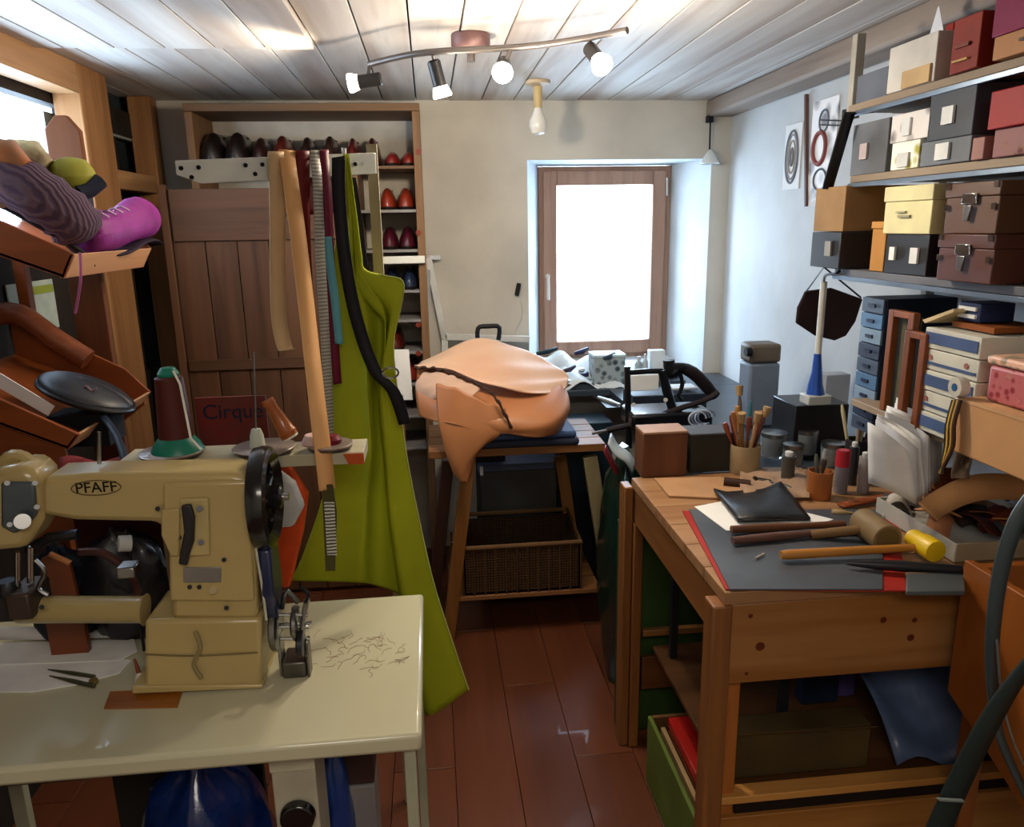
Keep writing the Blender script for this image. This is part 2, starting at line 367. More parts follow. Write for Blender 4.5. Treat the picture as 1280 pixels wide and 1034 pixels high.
# bare bulb on ceiling
rc = P(672, 101, Z=ZC)
t = root('bare_bulb', 'unlit white light bulb hanging in a pale ceiling socket', 'lamp', (rc.x, rc.y, ZC-.2))
G().lathe([(.05, 0), (.05, -.012), (.02, -.02)], (rc.x, rc.y, ZC-.001)).build('socket_plate', mat('c9b79a', .5), t)
G().cyl((rc.x, rc.y, ZC-.02), (rc.x, rc.y, ZC-.10), .018, .017).build('socket', mat('c7b080', .5), t)
G().lathe([(.014, 0), (.017, -.02), (.034, -.055), (.036, -.075), (.026, -.1), (.004, -.108)], (rc.x, rc.y, ZC-.095)).build('bulb', mat('f0eee8', .15, trans=.3), t)
# little pull lamp by the recess corner
c = P(888, 150, Y=YB-.03)
t = root('pull_cord', 'dark cord with a small white bell pull beside the window recess', 'cord', P(888, 205, Y=YB-.03))
G().box(c.x-.012, YB-.04, c.z-.01, c.x+.012, YB, c.z+.02).build('bracket', BLACKM, t)
G().tube([c, P(887, 188, Y=YB-.03)], .004, 6).build('cord', BLACKM, t)
b_ = P(888, 187, Y=YB-.03)
G().lathe([(.006, 0), (.02, -.015), (.045, -.06), (.044, -.065), (.02, -.03)], b_).build('bell', mat('e8eef0', .4), t)
# switch and cord on back wall
c = P(648, 358, Y=YB-.01)
t = root('wall_switch', 'small dark switch with thin cord on the wall by the window', 'switch', P(648, 375, Y=YB-.01))
G().box(c.x-.01, YB-.02, c.z-.045, c.x+.01, YB, c.z+.015).rot(c, 12, 'Y').build('switch_body', BLACKM, t, bevel=.003)
G().tube(curve([P(650, 374, Y=YB-.008), P(653, 392, Y=YB-.008), P(645, 412, Y=YB-.008), P(640, 425, Y=YB-.008)], 10), .003, 6).build('cord', mat('cfcac0', .5), t)

# ---------------------------------------------------------------- shoe shelf on the back wall
YS = YB-.32
sx0, sx1 = P(236, 200, Y=YS).x, P(527, 200, Y=YS).x; sz1 = P(400, 139, Y=YS).z
SHW = mat('74573e', .6, kind='wood', h2='604630', axis=0, scale=12); SHWZ = mat('7b5b3e', .55, kind='wood', h2='684a30', axis=2, scale=12)
t = root('shoe_shelf', 'tall open wooden shoe shelf with pale back standing against the wall', 'shelf', ((sx0+sx1)/2, YS+.15, 0))
G().box(sx0, YS, 0, sx0+.03, YB-.015, sz1).build('side_panel', SHWZ, t, bevel=.002)
G().box(sx1-.032, YS, 0, sx1, YB-.015, sz1).build('side_panel', SHWZ, t, bevel=.002)
G().box(sx0, YS-.005, sz1, sx1, YB-.015, sz1+.03).build('top_board', SHW, t, bevel=.002)
G().box(sx0+.03, YB-.014, 0, sx1-.032, YB-.004, sz1).build('back_panel', mat('bcb5aa', .8), t)
shz = []
for i, py in enumerate((207, 262, 312, 363, 400, 440, 480, 520, 560)):
    z = P(500, py, Y=YS).z; shz.append(z); x0 = sx0+.031 if i == 0 else P(452, 300, Y=YS).x
    G().box(x0, YS+.002, z-.012, sx1-.033, YB-.016, z).build('shelf_board', mat('8c8886', .6) if i else SHW, t, bevel=.001)
xd = P(452, 300, Y=YS).x
G().box(xd-.02, YS+.003, 0, xd-.001, YB-.016, shz[0]-.013).build('divider', SHWZ, t)
G().box(P(470, 320, Y=YS).x, YS-.03, P(500, 326, Y=YS).z-.012, P(531, 320, Y=YS).x, YS-.003, P(500, 326, Y=YS).z+.02).build('edge_strip', WHITEP, t, bevel=.004, label='white edge strip')
for py in (190, 291, 406, 442):
    c = P(523, py, Y=YS-.001); G().cyl(c, c+Vector((0, -.006, 0)), .012, n=10).build('plug', mat('7c3020', .5), t)
def shoe(cx, y0, z, w, h, L, col, label, grp=None, name='shoe'):
    """a shoe standing toe to the room"""
    t = root(name, label, 'shoe', (cx, y0+L/2, z), grp)
    rows = []
    for k in range(13):
        u = k/12; y = y0+u*L
        ww = w/2*(.55+.45*math.sin(min(1, u*2.2)*math.pi/2))*(1-.25*max(0, u-.6))*(0.35 if k == 0 else 1)
        hh = h*(.5+.5*min(1, u*2.6)**.7) * (0.75 if k == 0 else 1)
        if u > .55: hh = h*(1+.08*(u-.55))
        row = []
        for j in range(13):
            a = math.pi*j/12; s_ = abs(math.sin(a))**.8
            row.append((cx+ww*math.cos(a)*(1-.25*math.sin(a)), y, z+.012+hh*s_*.9))
        rows.append(row)
    g = G().sheet(rows); n_ = len(rows[0]); g.f.append(tuple(range(n_))); g.f.append(tuple(12*n_+i for i in reversed(range(n_))))
    g.build('upper', mat(col, .35, var=.15, coat=.3), t, smooth=60)
    G().prism([(cx+w/2*1.04*math.cos(a)*(.8 if math.sin(a) > 0 else 1), y0+L/2+L/2*1.03*math.sin(a), z) for a in [2*math.pi*i/16 for i in range(16)]], (0, 0, .013)).build('sole', mat('1d1410', .6), t)
    G().lathe([(w*.28, 0), (w*.25, .004)], (cx, y0+L*.72, z+.010+h*.80), 14).build('opening', mat('0e0a09', .8), t)
    return t
tops = [(262, 38, .10, '1b1312', 'black high shoe at the start of the top shelf row'), (293, 36, .10, '1f1514', 'black high shoe, second along the top shelf row'),
        (323, 26, .085, '2d1512', 'very dark brown shoe, third along the top shelf row'), (350, 28, .09, '5a1d12', 'reddish brown shoe, fourth along the top shelf row'),
        (382, 26, .085, '241512', 'dark brown shoe, fifth along the top shelf row'), (411, 26, .088, '301a15', 'dark brown shoe, sixth along the top shelf row'),
        (440, 21, .082, '571411', 'dark red shoe on the top shelf beside its twin'), (465, 22, .082, '481210', 'dark red shoe on the top shelf next to the orange-red pair')]
for px, wd, h, col, lab in tops:
    c = P(px, 207, Y=YS+.02); shoe(c.x, YS+.02, shz[0], wd*.0033, h*1.5, .24, col, lab)
for px, lab in ((490, 'low orange-red shoe on the top shelf beside dark red shoes'), (511, 'low orange-red shoe on the top shelf at the side post')):
    c = P(px, 207, Y=YS+.02); shoe(c.x, YS+.02, shz[0], .070, .06, .24, '7c1a10', lab)
for i, (col, a) in enumerate((('8c2e18', 'orange-red'), ('4e1022', 'burgundy'), ('1f2b45', 'navy blue'))):
    for px, b in ((486, 'inner'), (509, 'outer')):
        c = P(px, 300, Y=YS+.02); shoe(c.x, YS+.02, shz[i+1], .078, .09, .24, col, f'{a} shoe on the narrow shelf stack, the one {"beside the divider" if b=="inner" else "beside the side post"}')
for px, z, col, lab in ((494, shz[5], '5c1c12', 'brown-red shoe low in the narrow shelf stack'), (512, shz[6], '7c2418', 'dark brown-red shoe lowest in the narrow shelf stack')):
    c = P(px, 440, Y=YS+.02); shoe(c.x, YS+.02, z, .08, .08, .24, col, lab)
t = root('paper_card', 'plain grey-white card hanging in front of the shoe shelf', 'card', P(503, 495, Y=2.9))
G().prism([P(489, 437, Y=2.9), P(511, 437, Y=2.9), P(516, 500, Y=2.9), P(492, 500, Y=2.9)], (0, .003, 0)).build('sheet', PAPER, t)
G().box(P(500, 440, Y=2.9).x-.004, 2.9, 0, P(500, 440, Y=2.9).x+.004, 2.905, P(500, 500, Y=2.9).z+.02).build('stake', SHWZ, t)
# brown boarded door in front of the shelf
YD = YS-.12
t = root('plank_door', 'brown boarded wooden cupboard door standing behind the hanging belts', 'door', P(320, 590, Y=YD+.02)*1)
dx0, dx1 = P(214, 300, Y=YD).x, P(452, 300, Y=YD).x; dz1 = P(320, 236, Y=YD).z
nn = 6
for i in range(nn):
    a = lerp(dx0, dx1, i/nn); b = lerp(dx0, dx1, (i+1)/nn)
    G().box(a+.002, YD+.012, .02, b-.002, YD+.03, dz1).build('board', DOORW, t, bevel=.002)
for py, hh in ((268, .20), (455, .045)):
    z = P(320, py, Y=YD).z; G().box(dx0+.01, YD, z-hh/2, dx1-.01, YD+.0115, z+hh/2).build('cross_board', mat('644430', .6, kind='wood', h2='4a3224', axis=0, scale=10), t, bevel=.002)
G().box(dx0-.03, YD, .0, dx0-.001, YD+.03, dz1+.02).build('side_board', DOORW, t, bevel=.002)
G().box(dx0, YD+.031, 0, dx1, YS-.035, .02).build('foot_rail', DOORW, t)
# white leaning frame by the shelf
t = root('leaning_stretcher', 'white wooden frame leaning on the wall beside the shoe shelf', 'frame', P(600, 425, Y=YB-.06))
W_ = mat('dfe0dd', .4)
for a, b in (((535, 322), (556, 424)), ((556, 421), (662, 424))):
    G().bar(P(*a, Y=YB-.06), P(*b, Y=YB-.06), .03, .03, (0, 1, 0)).build('frame_bar', W_, t, bevel=.003)
G().bar(P(535, 322, Y=YB-.06), P(528, 500, Y=YB-.12), .03, .02, (0, 1, 0)).build('prop_bar', mat('a5a7a8', .5), t, bevel=.003)
G().bar(P(556, 424, Y=YB-.06), P(556, 660, Y=YB-.08), .03, .02, (0, 1, 0)).build('leg', W_, t, bevel=.003)
G().bar(P(535, 322, Y=YB-.06), P(548, 322, Y=YB-.01), .03, .02, (0, 0, 1)).build('frame_bar', W_, t, bevel=.003)

# ---------------------------------------------------------------- rail with belts
ra, rb = P(220, 216, Y=1.62), P(468, 204, Y=1.84)
rd = (rb-ra).normalized(); rn = Vector((0, 0, 1))
def R(px, dz=0, dy=0):    # point on the rail front plane at pixel column
    best = min((abs((lambda q: q)(((CAM-ra-(0*rd)).dot(rd)))), 0) for _ in (0,))
    # intersect ray with vertical plane through rail
    d = FW+(px-640)/F_PX*RR-(210-517)/F_PX*UU; nrm = rd.cross(rn).normalized()
    tt = (ra-CAM).dot(nrm)/d.dot(nrm); p = CAM+tt*d; s_ = (p-ra).dot(Vector((rd.x, rd.y, 0)).normalized())
    q = ra+rd*(s_/math.sqrt(rd.x**2+rd.y**2)); return q+Vector((0, dy, dz))
t = root('belt_rail', 'white perforated metal rail with a cut corner holding hanging belts', 'rail', ra)
up = Vector((0, 0, .023)); g = G()
g.prism([ra+up, rb+up, rb-up, ra+rd*.045-up, ra-Vector((0, 0, .004))], (.004, .006, 0))
g.build('rail_bar', mat('d2d4cc', .4), t, bevel=.001)
nr = Vector((rd.y, -rd.x, 0)).normalized()
hc = []
for px, dz in ((226, .008), (248, .008), (238, -.010), (307, .008), (328, .008), (318, -.010), (382, -.006), (444, .0)):
    hc.append(R(px, dz))
for c in hc: G().cyl(c+nr*.0005, c+nr*.0025, .0045, n=10).build('hole', mat('15120f', .8), t)
pt = P(464, 180, Y=1.87)
G().box(pt.x-.012, 1.87, .0, pt.x+.012, 1.885, pt.z).build('upright', mat('b9a987', .6, kind='wood', h2='9a8a68', axis=2, scale=12), t, label='pale upright post carrying the rail')
G().cyl(rb-rd*.03, rb-rd*.03+Vector((0, .06, 0)), .004, n=8).build('bolt', METAL, t)
def belt(name, pts, w, colm, lab, cat='strap', grp=None, face=(1, 0, 0), thick=.003, n=30):
    g = band(pts, Vector(face)*w if not isinstance(face, list) else face, n)
    return solo(g, name, colm, lab, cat, grp, solid=thick)
def hang(px, pts_px, w, m, lab, name='belt_strap', y=None, back=.10, **k):
    """a strap folded over the rail: short back tail, over the top, front run through pixels at depth"""
    top = R(px); 
    pts = [top+Vector((0, .014, -back)), top+Vector((0, .012, .018)), top+Vector((0, -.0, .030)), top-Vector((0, .008, -.018))]
    for (x_, y_, d_) in pts_px: pts.append(P(x_, y_, Y=d_))
    return belt(name, pts, w, m, lab, n=40, face=Vector((rd.x, rd.y, 0)).normalized()*1.0, **k)
def belt_parts(o): pass
LEATH = mat('dda66c', .5, var=.06)
hang(347, [(347, 260, 1.71), (347, 340, 1.71), (349, 400, 1.71), (356, 434, 1.70), (361, 437, 1.69)], .034, mat('c9a87e', .6, var=.05), 'pale beige leather strap, the shorter of the two undyed ones on the rail')
hang(361, [(372, 290, 1.67), (385, 400, 1.6), (396, 500, 1.5), (405, 575, 1.46), (409, 612, 1.455)], .034, LEATH, 'long tan leather strap hanging in front of the thread stand')
hang(380, [(379, 260, 1.735), (381, 330, 1.735), (388, 440, 1.735), (392, 500, 1.735)], .03, mat('6e1514', .5), 'dark red strap hanging behind the tan leather strap')
hang(395, [(397, 230, 1.725), (401, 330, 1.72), (407, 430, 1.715), (411, 520, 1.71), (411, 560, 1.71)], .021, mat('b3b0a4', .5, kind='stripe', h2='7d7a72', axis=2, scale=40), 'grey perforated metal strip hanging between red straps')
hang(407, [(409, 240, 1.745), (413, 330, 1.745), (419, 440, 1.745), (422, 480, 1.745)], .02, mat('6a1430', .5), 'narrow crimson strap hanging behind the black one')
belt('tape_strip', [P(409, 296, Y=1.738), P(414, 340, Y=1.738), P(419, 378, Y=1.738), P(424, 430, Y=1.738)], .018, mat('5fa0ae', .5, var=.1), 'light blue ribbon hanging between the grey strip and green apron')
# measuring scale end under tan strap
t = root('steel_ruler', 'narrow dark strap tip with a white engraved scale below the tan strap', 'ruler', P(412, 700, Y=1.45))
G().prism([P(402, 606, Y=1.453), P(416, 606, Y=1.453), P(421, 640, Y=1.453), P(419, 714, Y=1.453), P(407, 714, Y=1.453)], (0, .003, 0)).build('strap_tip', mat('4b4420', .6), t)
G().prism([P(405, 628, Y=1.451), P(418, 628, Y=1.451), P(421, 694, Y=1.451), P(409, 694, Y=1.451)], (0, .0015, 0)).build('scale', mat('c9c6ba', .5, kind='stripe', h2='4b483c', axis=2, scale=45), t)
# apron
def bez(pl, n):
    pts = curve([Vector((a, b, 0)) for a, b in pl], n); return pts
nu, nv = 40, 60
Lc = bez([(429, 192), (424, 260), (416, 340), (412, 420), (413, 500), (408, 600), (380, 690), (362, 726)], nv)
Rc = bez([(436, 192), (440, 225), (446, 270), (452, 318), (456, 336), (480, 344), (504, 352), (501, 385), (492, 435), (503, 530), (514, 600), (540, 720), (565, 800), (586, 862)], nv)
Tc = bez([(429, 192), (436, 192)], nu)
Bc = bez([(362, 726), (440, 728), (470, 732), (513, 752), (523, 800), (529, 886), (545, 891), (586, 862)], nu)
rows = []
for i in range(nv):
    v = i/(nv-1); row = []
    for j in range(nu):
        u = j/(nu-1)
        p = (1-u)*Lc[i]+u*Rc[i]+(1-v)*Tc[j]+v*Bc[j]-((1-u)*(1-v)*Lc[0]+u*(1-v)*Rc[0]+(1-u)*v*Lc[-1]+u*v*Rc[-1])
        fold = (.030*math.sin(u*17+1.2*v*2)+.012*math.sin(u*31+v*5))*min(1, v*1.6)*(.4+.6*math.sin(math.pi*min(1, max(0, u))))
        row.append(P(p.x, p.y, Y=1.775+fold+.02*v))
    rows.append(row)
t = root('green_apron', 'bright lime green canvas apron hanging from the white rail', 'apron', P(480, 885, Y=1.77))
APG = mat('a3ab1e', .75, var=.08, scale=8, bump=.2, bscale=300)
G().sheet(rows).build('cloth', APG, t, solid=.002, smooth=80)
G().tube([r[-1]+Vector((0, -.002, 0)) for r in rows[22:]], .0015, 5).build('hem_edge', mat('c8cf7a', .7), t, label='pale stitched hem edge')
G().sheet(band([P(423, 196, Y=1.735), P(424, 250, Y=1.735), P(432, 330, Y=1.73), P(446, 400, Y=1.73), P(468, 462, Y=1.72), P(492, 490, Y=1.715), P(506, 530, Y=1.72)], Vector((.028, 0, .004)), 36).v and
          [[a, b, c] for a, b, c in zip(*[iter(band([P(423, 196, Y=1.735), P(424, 250, Y=1.735), P(432, 330, Y=1.73), P(446, 400, Y=1.73), P(468, 462, Y=1.72), P(492, 490, Y=1.715), P(506, 530, Y=1.72)], Vector((.028, 0, .004)), 36).v)]*3)]).build('neck_strap', BLACKM, t, solid=.003, label='black webbing strap')
g = band([P(440, 222, Y=1.79), P(447, 270, Y=1.79), P(455, 335, Y=1.79)], Vector((.018, 0, 0)), 16)
g.build('neck_strap', BLACKM, t, solid=.003)
c = P(488, 466, Y=1.70)
G().tube([c+Vector((.018*math.cos(a), 0, .012*math.sin(a))) for a in [i*math.pi/6 for i in range(13)]], .0025, 6).build('buckle', CHROME, t)
G().cyl(P(430, 193, Y=1.76), P(430, 185, Y=1.76), .005, n=8).build('hook', WHITEP, t)

# ---------------------------------------------------------------- sewing table
ZT = .76
a, b, c, d = P(527, 918, Z=ZT), P(520, 742, Z=ZT), P(-60, 742, Z=ZT), P(-60, 938, Z=ZT)
t = root('sewing_table', 'cream white laminate sewing machine table with a rounded front edge', 'table', ((a.x+d.x)/2, 1.4, 0))
fy = a.y; by = b.y
G().box(-1.05, fy, ZT-.035, a.x, by, ZT).build('table_top', mat('beb99c', .25, var=.04, scale=5, coat=.3), t, bevel=.008)
LEG = mat('a9a890', .4)
for x in (a.x-.025, -1.0):
    for yy in (fy+.03, by-.03): G().box(x-.008 if x > -.5 else x-.02, yy-.012, 0, x+.012, yy+.012, ZT-.036).build('leg', LEG, t, bevel=.002)
G().box(-.99, by-.08, .1, a.x-.03, by-.06, .14).build('stretcher', LEG, t)
pa = P(130, 887, Z=ZT+.001); pb = P(226, 863, Z=ZT+.001)
G().prism([P(130, 887, Z=ZT+.0005), P(222, 885, Z=ZT+.0005), P(229, 863, Z=ZT+.0005), P(138, 866, Z=ZT+.0005)], (0, 0, .003)).build('inset_plate', mat('a5641f', .4, kind='wood', h2='8a4c14', axis=0), t, label='orange wooden inset plate')
# ---------------------------------------------------------------- sewing machine
Y0 = 1.315; DP = .13
def S(px, py, dy=0): return P(px, py, Y=Y0+dy)
t = root('sewing_machine', 'old cream industrial sewing machine with black lettering and black handwheel', 'sewing machine', P(250, 860, Y=Y0))
def face(poly, dy0, dy1): return G().prism([S(x, y, 0)+Vector((0, dy0, 0)) for x, y in poly], (0, dy1-dy0, 0))
def clampz(g, z=ZT+.001):
    for v in g.v: v.z = max(v.z, z)
    return g
clampz(face([(180, 862), (180, 776), (326, 774), (328, 862)], 0, DP)).build('base', CREAM, t, bevel=.008)
clampz(face([(166, 866), (166, 856), (330, 854), (330, 866)], -.006, DP+.004)).build('foot_plate', CREAM, t, bevel=.003)
col_ = face([(46, 606), (58, 597), (120, 594), (288, 591), (306, 596), (314, 610), (322, 778), (212, 778), (211, 700), (206, 668), (194, 656), (92, 654), (46, 646)], .006, DP-.035)
col_.build('arm', CREAM, t, bevel=.012)
face([(203, 640), (203, 604), (310, 601), (318, 752), (212, 752), (211, 676), (203, 674)], -.002, .012).build('column_cover', CREAM, t, bevel=.006)
g = G(); a = S(20, 762, .045); b = S(182, 762, .045); g.tube([a, lerp(a, b, .03), lerp(a, b, .97), b], [.02, .025, .025, .03], 24); g.build('cylinder_bed', CREAM, t)
G().box(S(6, 760).x, Y0+.0, S(0, 778).z, S(38, 760).x, Y0+.08, S(0, 745).z).build('bed_end', mat('4a3c34', .4, .5), t, bevel=.005)
hd = face([(-14, 588), (30, 580), (50, 596), (54, 650), (32, 686), (-14, 690)], -.006, DP-.05); hd.build('head', CREAM, t, bevel=.014)
face([(6, 600), (47, 600), (50, 640), (38, 656), (22, 664), (6, 655)], -.014, -.004).build('face_plate', mat('5d6870', .3, .5, var=.25), t, bevel=.004, label='scuffed blue-grey metal face plate')
for px, py in ((9, 604), (44, 604), (46, 634), (12, 656)): G().cyl(S(px, py, -.012), S(px, py, -.018), .0045, n=10).build('screw', CHROME, t)
G().cyl(S(28, 652, -.012), S(28, 652, -.03), .013, n=16).build('tension_disc', METAL, t)
G().cyl(S(22, 690, .03), S(22, 744, .03), .005, n=10).build('needle_bar', CHROME, t)
G().cyl(S(38, 684, .04), S(38, 728, .04), .006, n=10).build('presser_bar', CHROME, t)
G().box(S(28, 0).x, Y0+.015, S(0, 738).z, S(56, 0).x, Y0+.05, S(0, 724).z).build('presser_foot', METAL, t, bevel=.003)
G().tube(curve([S(44, 700, .02), S(56, 715, .02), S(48, 735, .02), S(60, 744, .02)], 10), .004, 6).build('presser_lifter', METAL, t)
G().lathe([(.018, 0), (.022, .012), (.015, .03)], S(12, 745, .03)).build('post', DMETAL, t)
G().tube([S(36, 690, .05), S(62, 672, .05), S(98, 668, .05)], .010, 8).build('knee_linkage', DMETAL, t)
# thread take-up cap on the top of the head and guides
G().tube(curve([S(0, 588, .04), S(12, 572, .04), S(30, 572, .04), S(50, 590, .04)], 10), .012, 8).build('head_cap', CREAM, t)
G().cyl(S(124, 580, .05), S(124, 540, .05), .0035, n=8).build('thread_post', METAL, t)
face([(203, 636), (226, 634), (226, 694), (215, 694), (203, 668)], -.008, -.002).build('side_plate', CREAM, t, bevel=.003)
face([(226, 622), (262, 621), (264, 692), (232, 693)], -.010, -.002).build('lever_plate', mat('c2ad74', .3), t, bevel=.003)
face([(230, 628), (242, 626), (247, 642), (246, 672), (240, 690), (238, 702), (227, 700), (230, 680), (234, 660)], -.020, -.010).build('stitch_lever', mat('3a3638', .4, .6), t, bevel=.003, label='dark metal stitch lever')
for px, py in ((249, 636), (251, 678)): G().cyl(S(px, py, -.009), S(px, py, -.016), .005, n=10).build('screw', DMETAL, t)
for px, py in ((197, 636), (222, 645), (224, 672), (280, 700), (237, 734), (249, 734), (283, 760), (52, 759)): G().cyl(S(px, py, .012), S(px, py, -.006), .0042, n=10).build('screw', BLACKM, t)
G().cyl(S(266, 738, .0), S(266, 738, -.006), .0075, n=14).build('oil_cap', mat('77653a', .4, .3), t)
face([(230, 708), (277, 708), (277, 727), (230, 727)], -.005, -.001).build('name_plate', mat('9d9a94', .3, .6), t, bevel=.001)
oc = S(120, 610, .004); g = G(); g.tube([oc+Vector((.041*math.cos(a)*(1 if 1 else 0), 0, .0135*math.sin(a))) for a in [i*2*math.pi/28 for i in range(29)]], .0009, 5, cap=False); g.build('badge_ring', mat('5b4c24', .5), t)
text('PFAFF', 'lettering', .027, S(120, 610, .0045), (90, 0, 0), mat('15120c', .5), t)
# knotted cord in front of base
G().tube(curve([S(244, 790, -.004), S(250, 810, -.01), S(242, 830, -.008), S(252, 848, -.012)], 14), .004, 6).build('cord_knot', mat('8f7f58', .8), t)
G().tube(curve([S(182, 818, -.002), S(240, 820, -.004), S(322, 816, -.002)], 8), .0015, 6).build('thread_line', mat('7a6a45', .8), t)
# handwheel
wc = P(330, 622, Y=Y0+.06)
HW = mat('1b1918', .22, .2, coat=.4)
g = G().lathe([(.082, -.004), (.094, .0), (.097, .014), (.094, .028), (.082, .032), (.070, .018), (.070, .008)], (wc.x-.012, wc.y, wc.z), 40, 'x'); g.f = g.f[:-2]; g.f += [tuple([6*40+j, 6*40+(j+1) % 40, (j+1) % 40, j]) for j in range(40)]
hw_ = g.build('handwheel', HW, t)
G().lathe([(.018, -.045), (.022, -.04), (.022, .03), (.016, .034)], wc, 20, 'x').build('wheel_hub', HW, t)
for k in range(5):
    an = k*2*math.pi/5+.3; G().tube([wc+Vector((0, .02*math.cos(an), .02*math.sin(an))), wc+Vector((0, .077*math.cos(an), .077*math.sin(an)))], .007, 8).build('spoke', HW, hw_)
G().cyl(wc+Vector((.03, 0, 0)), wc+Vector((.045, 0, 0)), .008, n=12).build('hub_screw', CHROME, t)
G().lathe([(.045, -.03), (.05, -.026), (.042, -.018), (.05, -.01)], wc, 28, 'x').build('pulley', HW, t)
# belt guard and winder
gc = P(338, 730, Y=Y0+.05)
G().prism([gc+Vector((-.008, dy, dz)) for dy, dz in ((-.035, .085), (.035, .085), (.045, .0), (.03, -.07), (-.02, -.07), (-.045, .0))], (.022, 0, 0)).build('belt_guard', mat('1b2548', .3, coat=.4), t, bevel=.006)
G().tube(curve([P(318, 670, Y=Y0+.01), P(322, 700, Y=Y0+.01), P(328, 735, Y=Y0+.01), P(333, 775, Y=Y0+.01)], 12), .0025, 6).build('edge_trim', mat('c8c6b4', .4), t)
bw = P(352, 800, Y=Y0+.02)
G().lathe([(.042, -.012), (.045, -.008), (.045, .0), (.038, .003)], bw+Vector((-.01, .03, .01)), 28, 'x').build('winder_wheel', METAL, t)
G().lathe([(.026, -.0), (.03, .004), (.03, .01), (.02, .012)], bw+Vector((.018, .02, .02)), 24, 'x').build('winder_disc', METAL, t)
G().cyl(bw+Vector((-.01, .02, .02)), bw+Vector((.055, .02, .02)), .004, n=10).build('winder_spindle', CHROME, t)
G().tube([bw+Vector((.03, .01, -.03)), bw+Vector((.04, .015, .03)), bw+Vector((.05, .02, .07))], .006, 8).build('winder_arm', METAL, t)
G().box(bw.x-.012, bw.y+.01, ZT+.001, bw.x-.006, bw.y+.05, ZT+.085).build('winder_plate', METAL, t, bevel=.002)
G().box(bw.x+.042, bw.y+.0, ZT+.001, bw.x+.047, bw.y+.03, ZT+.075).build('winder_plate', mat('77736c', .35, .9, var=.3), t, bevel=.002)
for dz in (.03, .055, .08): G().cyl(bw+Vector((-.012, .015, dz-.035)), bw+Vector((.05, .015, dz-.04)), .0035, n=8).build('winder_pin', CHROME, t)
G().lathe([(.020, 0), (.024, .003), (.024, .012), (.016, .014)], bw+Vector((.028, .0, -.012)), 20, 'x').build('winder_disc', DMETAL, t)
G().tube(curve([bw+Vector((.0, .03, .05)), bw+Vector((.012, .02, .09)), bw+Vector((.03, .03, .06))], 8), .005, 6).build('winder_spring', METAL, t)
G().box(bw.x-.005, bw.y, ZT+.001, bw.x+.04, bw.y+.06, ZT+.035).build('winder_bracket', mat('77736c', .35, .9, var=.3), t, bevel=.004)
G().tube([bw+Vector((.025, .03, -.02)), bw+Vector((.025, .03, .05))], .008, 10).build('winder_post', METAL, t)
G().tube(curve([bw+Vector((.045, .02, .06)), bw+Vector((.055, .01, .085)), bw+Vector((.04, .02, .095))], 8), .004, 6).build('winder_finger', DMETAL, t)

# dark clutter standing behind the machine arm
q = P(165, 740, Y=1.58); sack(q.x, 1.56, ZT+.001, .19, .11, .23, mat('15141a', .4, coat=.2), 'black leather bag slumped behind the sewing machine arm', name='leather_bag', seed=4)
q = P(95, 740, Y=1.55); sack(q.x-.03, 1.56, ZT+.001, .14, .10, .20, mat('121a28', .5), 'dark navy cloth bundle behind the needle of the sewing machine', name='cloth_bundle', seed=6, cat='cloth')
t = root('wooden_tray', 'orange-brown wooden tray corner behind the machine needle', 'tray', P(80, 745, Y=1.49))
G().prism([P(50, 752, Y=1.48), P(50, 700, Y=1.48), P(62, 694, Y=1.48), P(86, 704, Y=1.48), P(98, 752, Y=1.48)], (0, .012, 0)).build('tray_side', mat('7a3c1c', .4, kind='wood', h2='5c2a10', axis=0), t, bevel=.002)
G().bar(P(62, 692, Y=1.479), P(88, 704, Y=1.479), .010, .006).build('tray_edge', mat('b87a4c', .5), t)
G().box(P(50, 740, Y=1.48).x, 1.48, ZT+.001, P(98, 740, Y=1.48).x, 1.495, P(70, 751, Y=1.48).z).build('tray_base', mat('7a3c1c', .4), t)
t = root('leather_belt_loop', 'brown leather loop with metal eyelets lying behind the machine bed', 'belt', P(130, 740, Y=1.46))
G().tube(curve([P(100, 690, Y=1.47), P(130, 692, Y=1.46), P(160, 715, Y=1.46), P(172, 745, Y=1.46), P(150, 758, Y=1.45), P(110, 750, Y=1.45)], 22), .008, 8).build('loop', mat('4a2a24', .5), t)
for px, py in ((122, 752), (138, 755), (155, 752)): G().cyl(P(px, py, Y=1.445), P(px, py, Y=1.438), .005, n=10).build('eyelet', CHROME, t)
c = P(148, 680, Y=1.46); t = root('white_spool', 'small white spool behind the machine arm', 'spool', c)
G().cyl(c, c+Vector((.02, .01, -.004)), .016, n=16).build('spool_body', mat('c9c9c6', .5), t)
G().cyl(c+Vector((.01, .02, -.01)), (c.x+.01, c.y+.02, ZT+.001), .003, n=6).build('pin', DMETAL, t)
# things on the sewing table
def flat_poly(px, z, th): return G().prism([P(x, y, Z=z) for x, y in px], (0, 0, th))
t = root('paper_stack', 'white folded card sheets lying on the table below the machine bed', 'paper', P(80, 840, Z=ZT))
flat_poly([(-40, 866), (-40, 826), (120, 822), (165, 826), (150, 842), (100, 856), (40, 866)], ZT+.0005, .002).build('sheet', mat('e8e7e2', .7), t)
flat_poly([(-40, 832), (-40, 806), (168, 800), (172, 815), (150, 826), (60, 830)], ZT+.003, .002).build('sheet', mat('ecebe6', .7), t)
G().sheet([[P(-40, 800, Z=ZT+.006), P(60, 800, Z=ZT+.006), P(170, 796, Z=ZT+.006)], [P(-40, 790, Z=ZT+.025), P(60, 790, Z=ZT+.022), P(168, 788, Z=ZT+.012)], [P(-40, 783, Z=ZT+.033), P(60, 784, Z=ZT+.03), P(160, 782, Z=ZT+.02)]]).build('sheet', PAPER, t, solid=.0015)
t = root('thread_snips', 'small brass and steel thread snips lying on the white card', 'scissors', P(92, 848, Z=ZT))
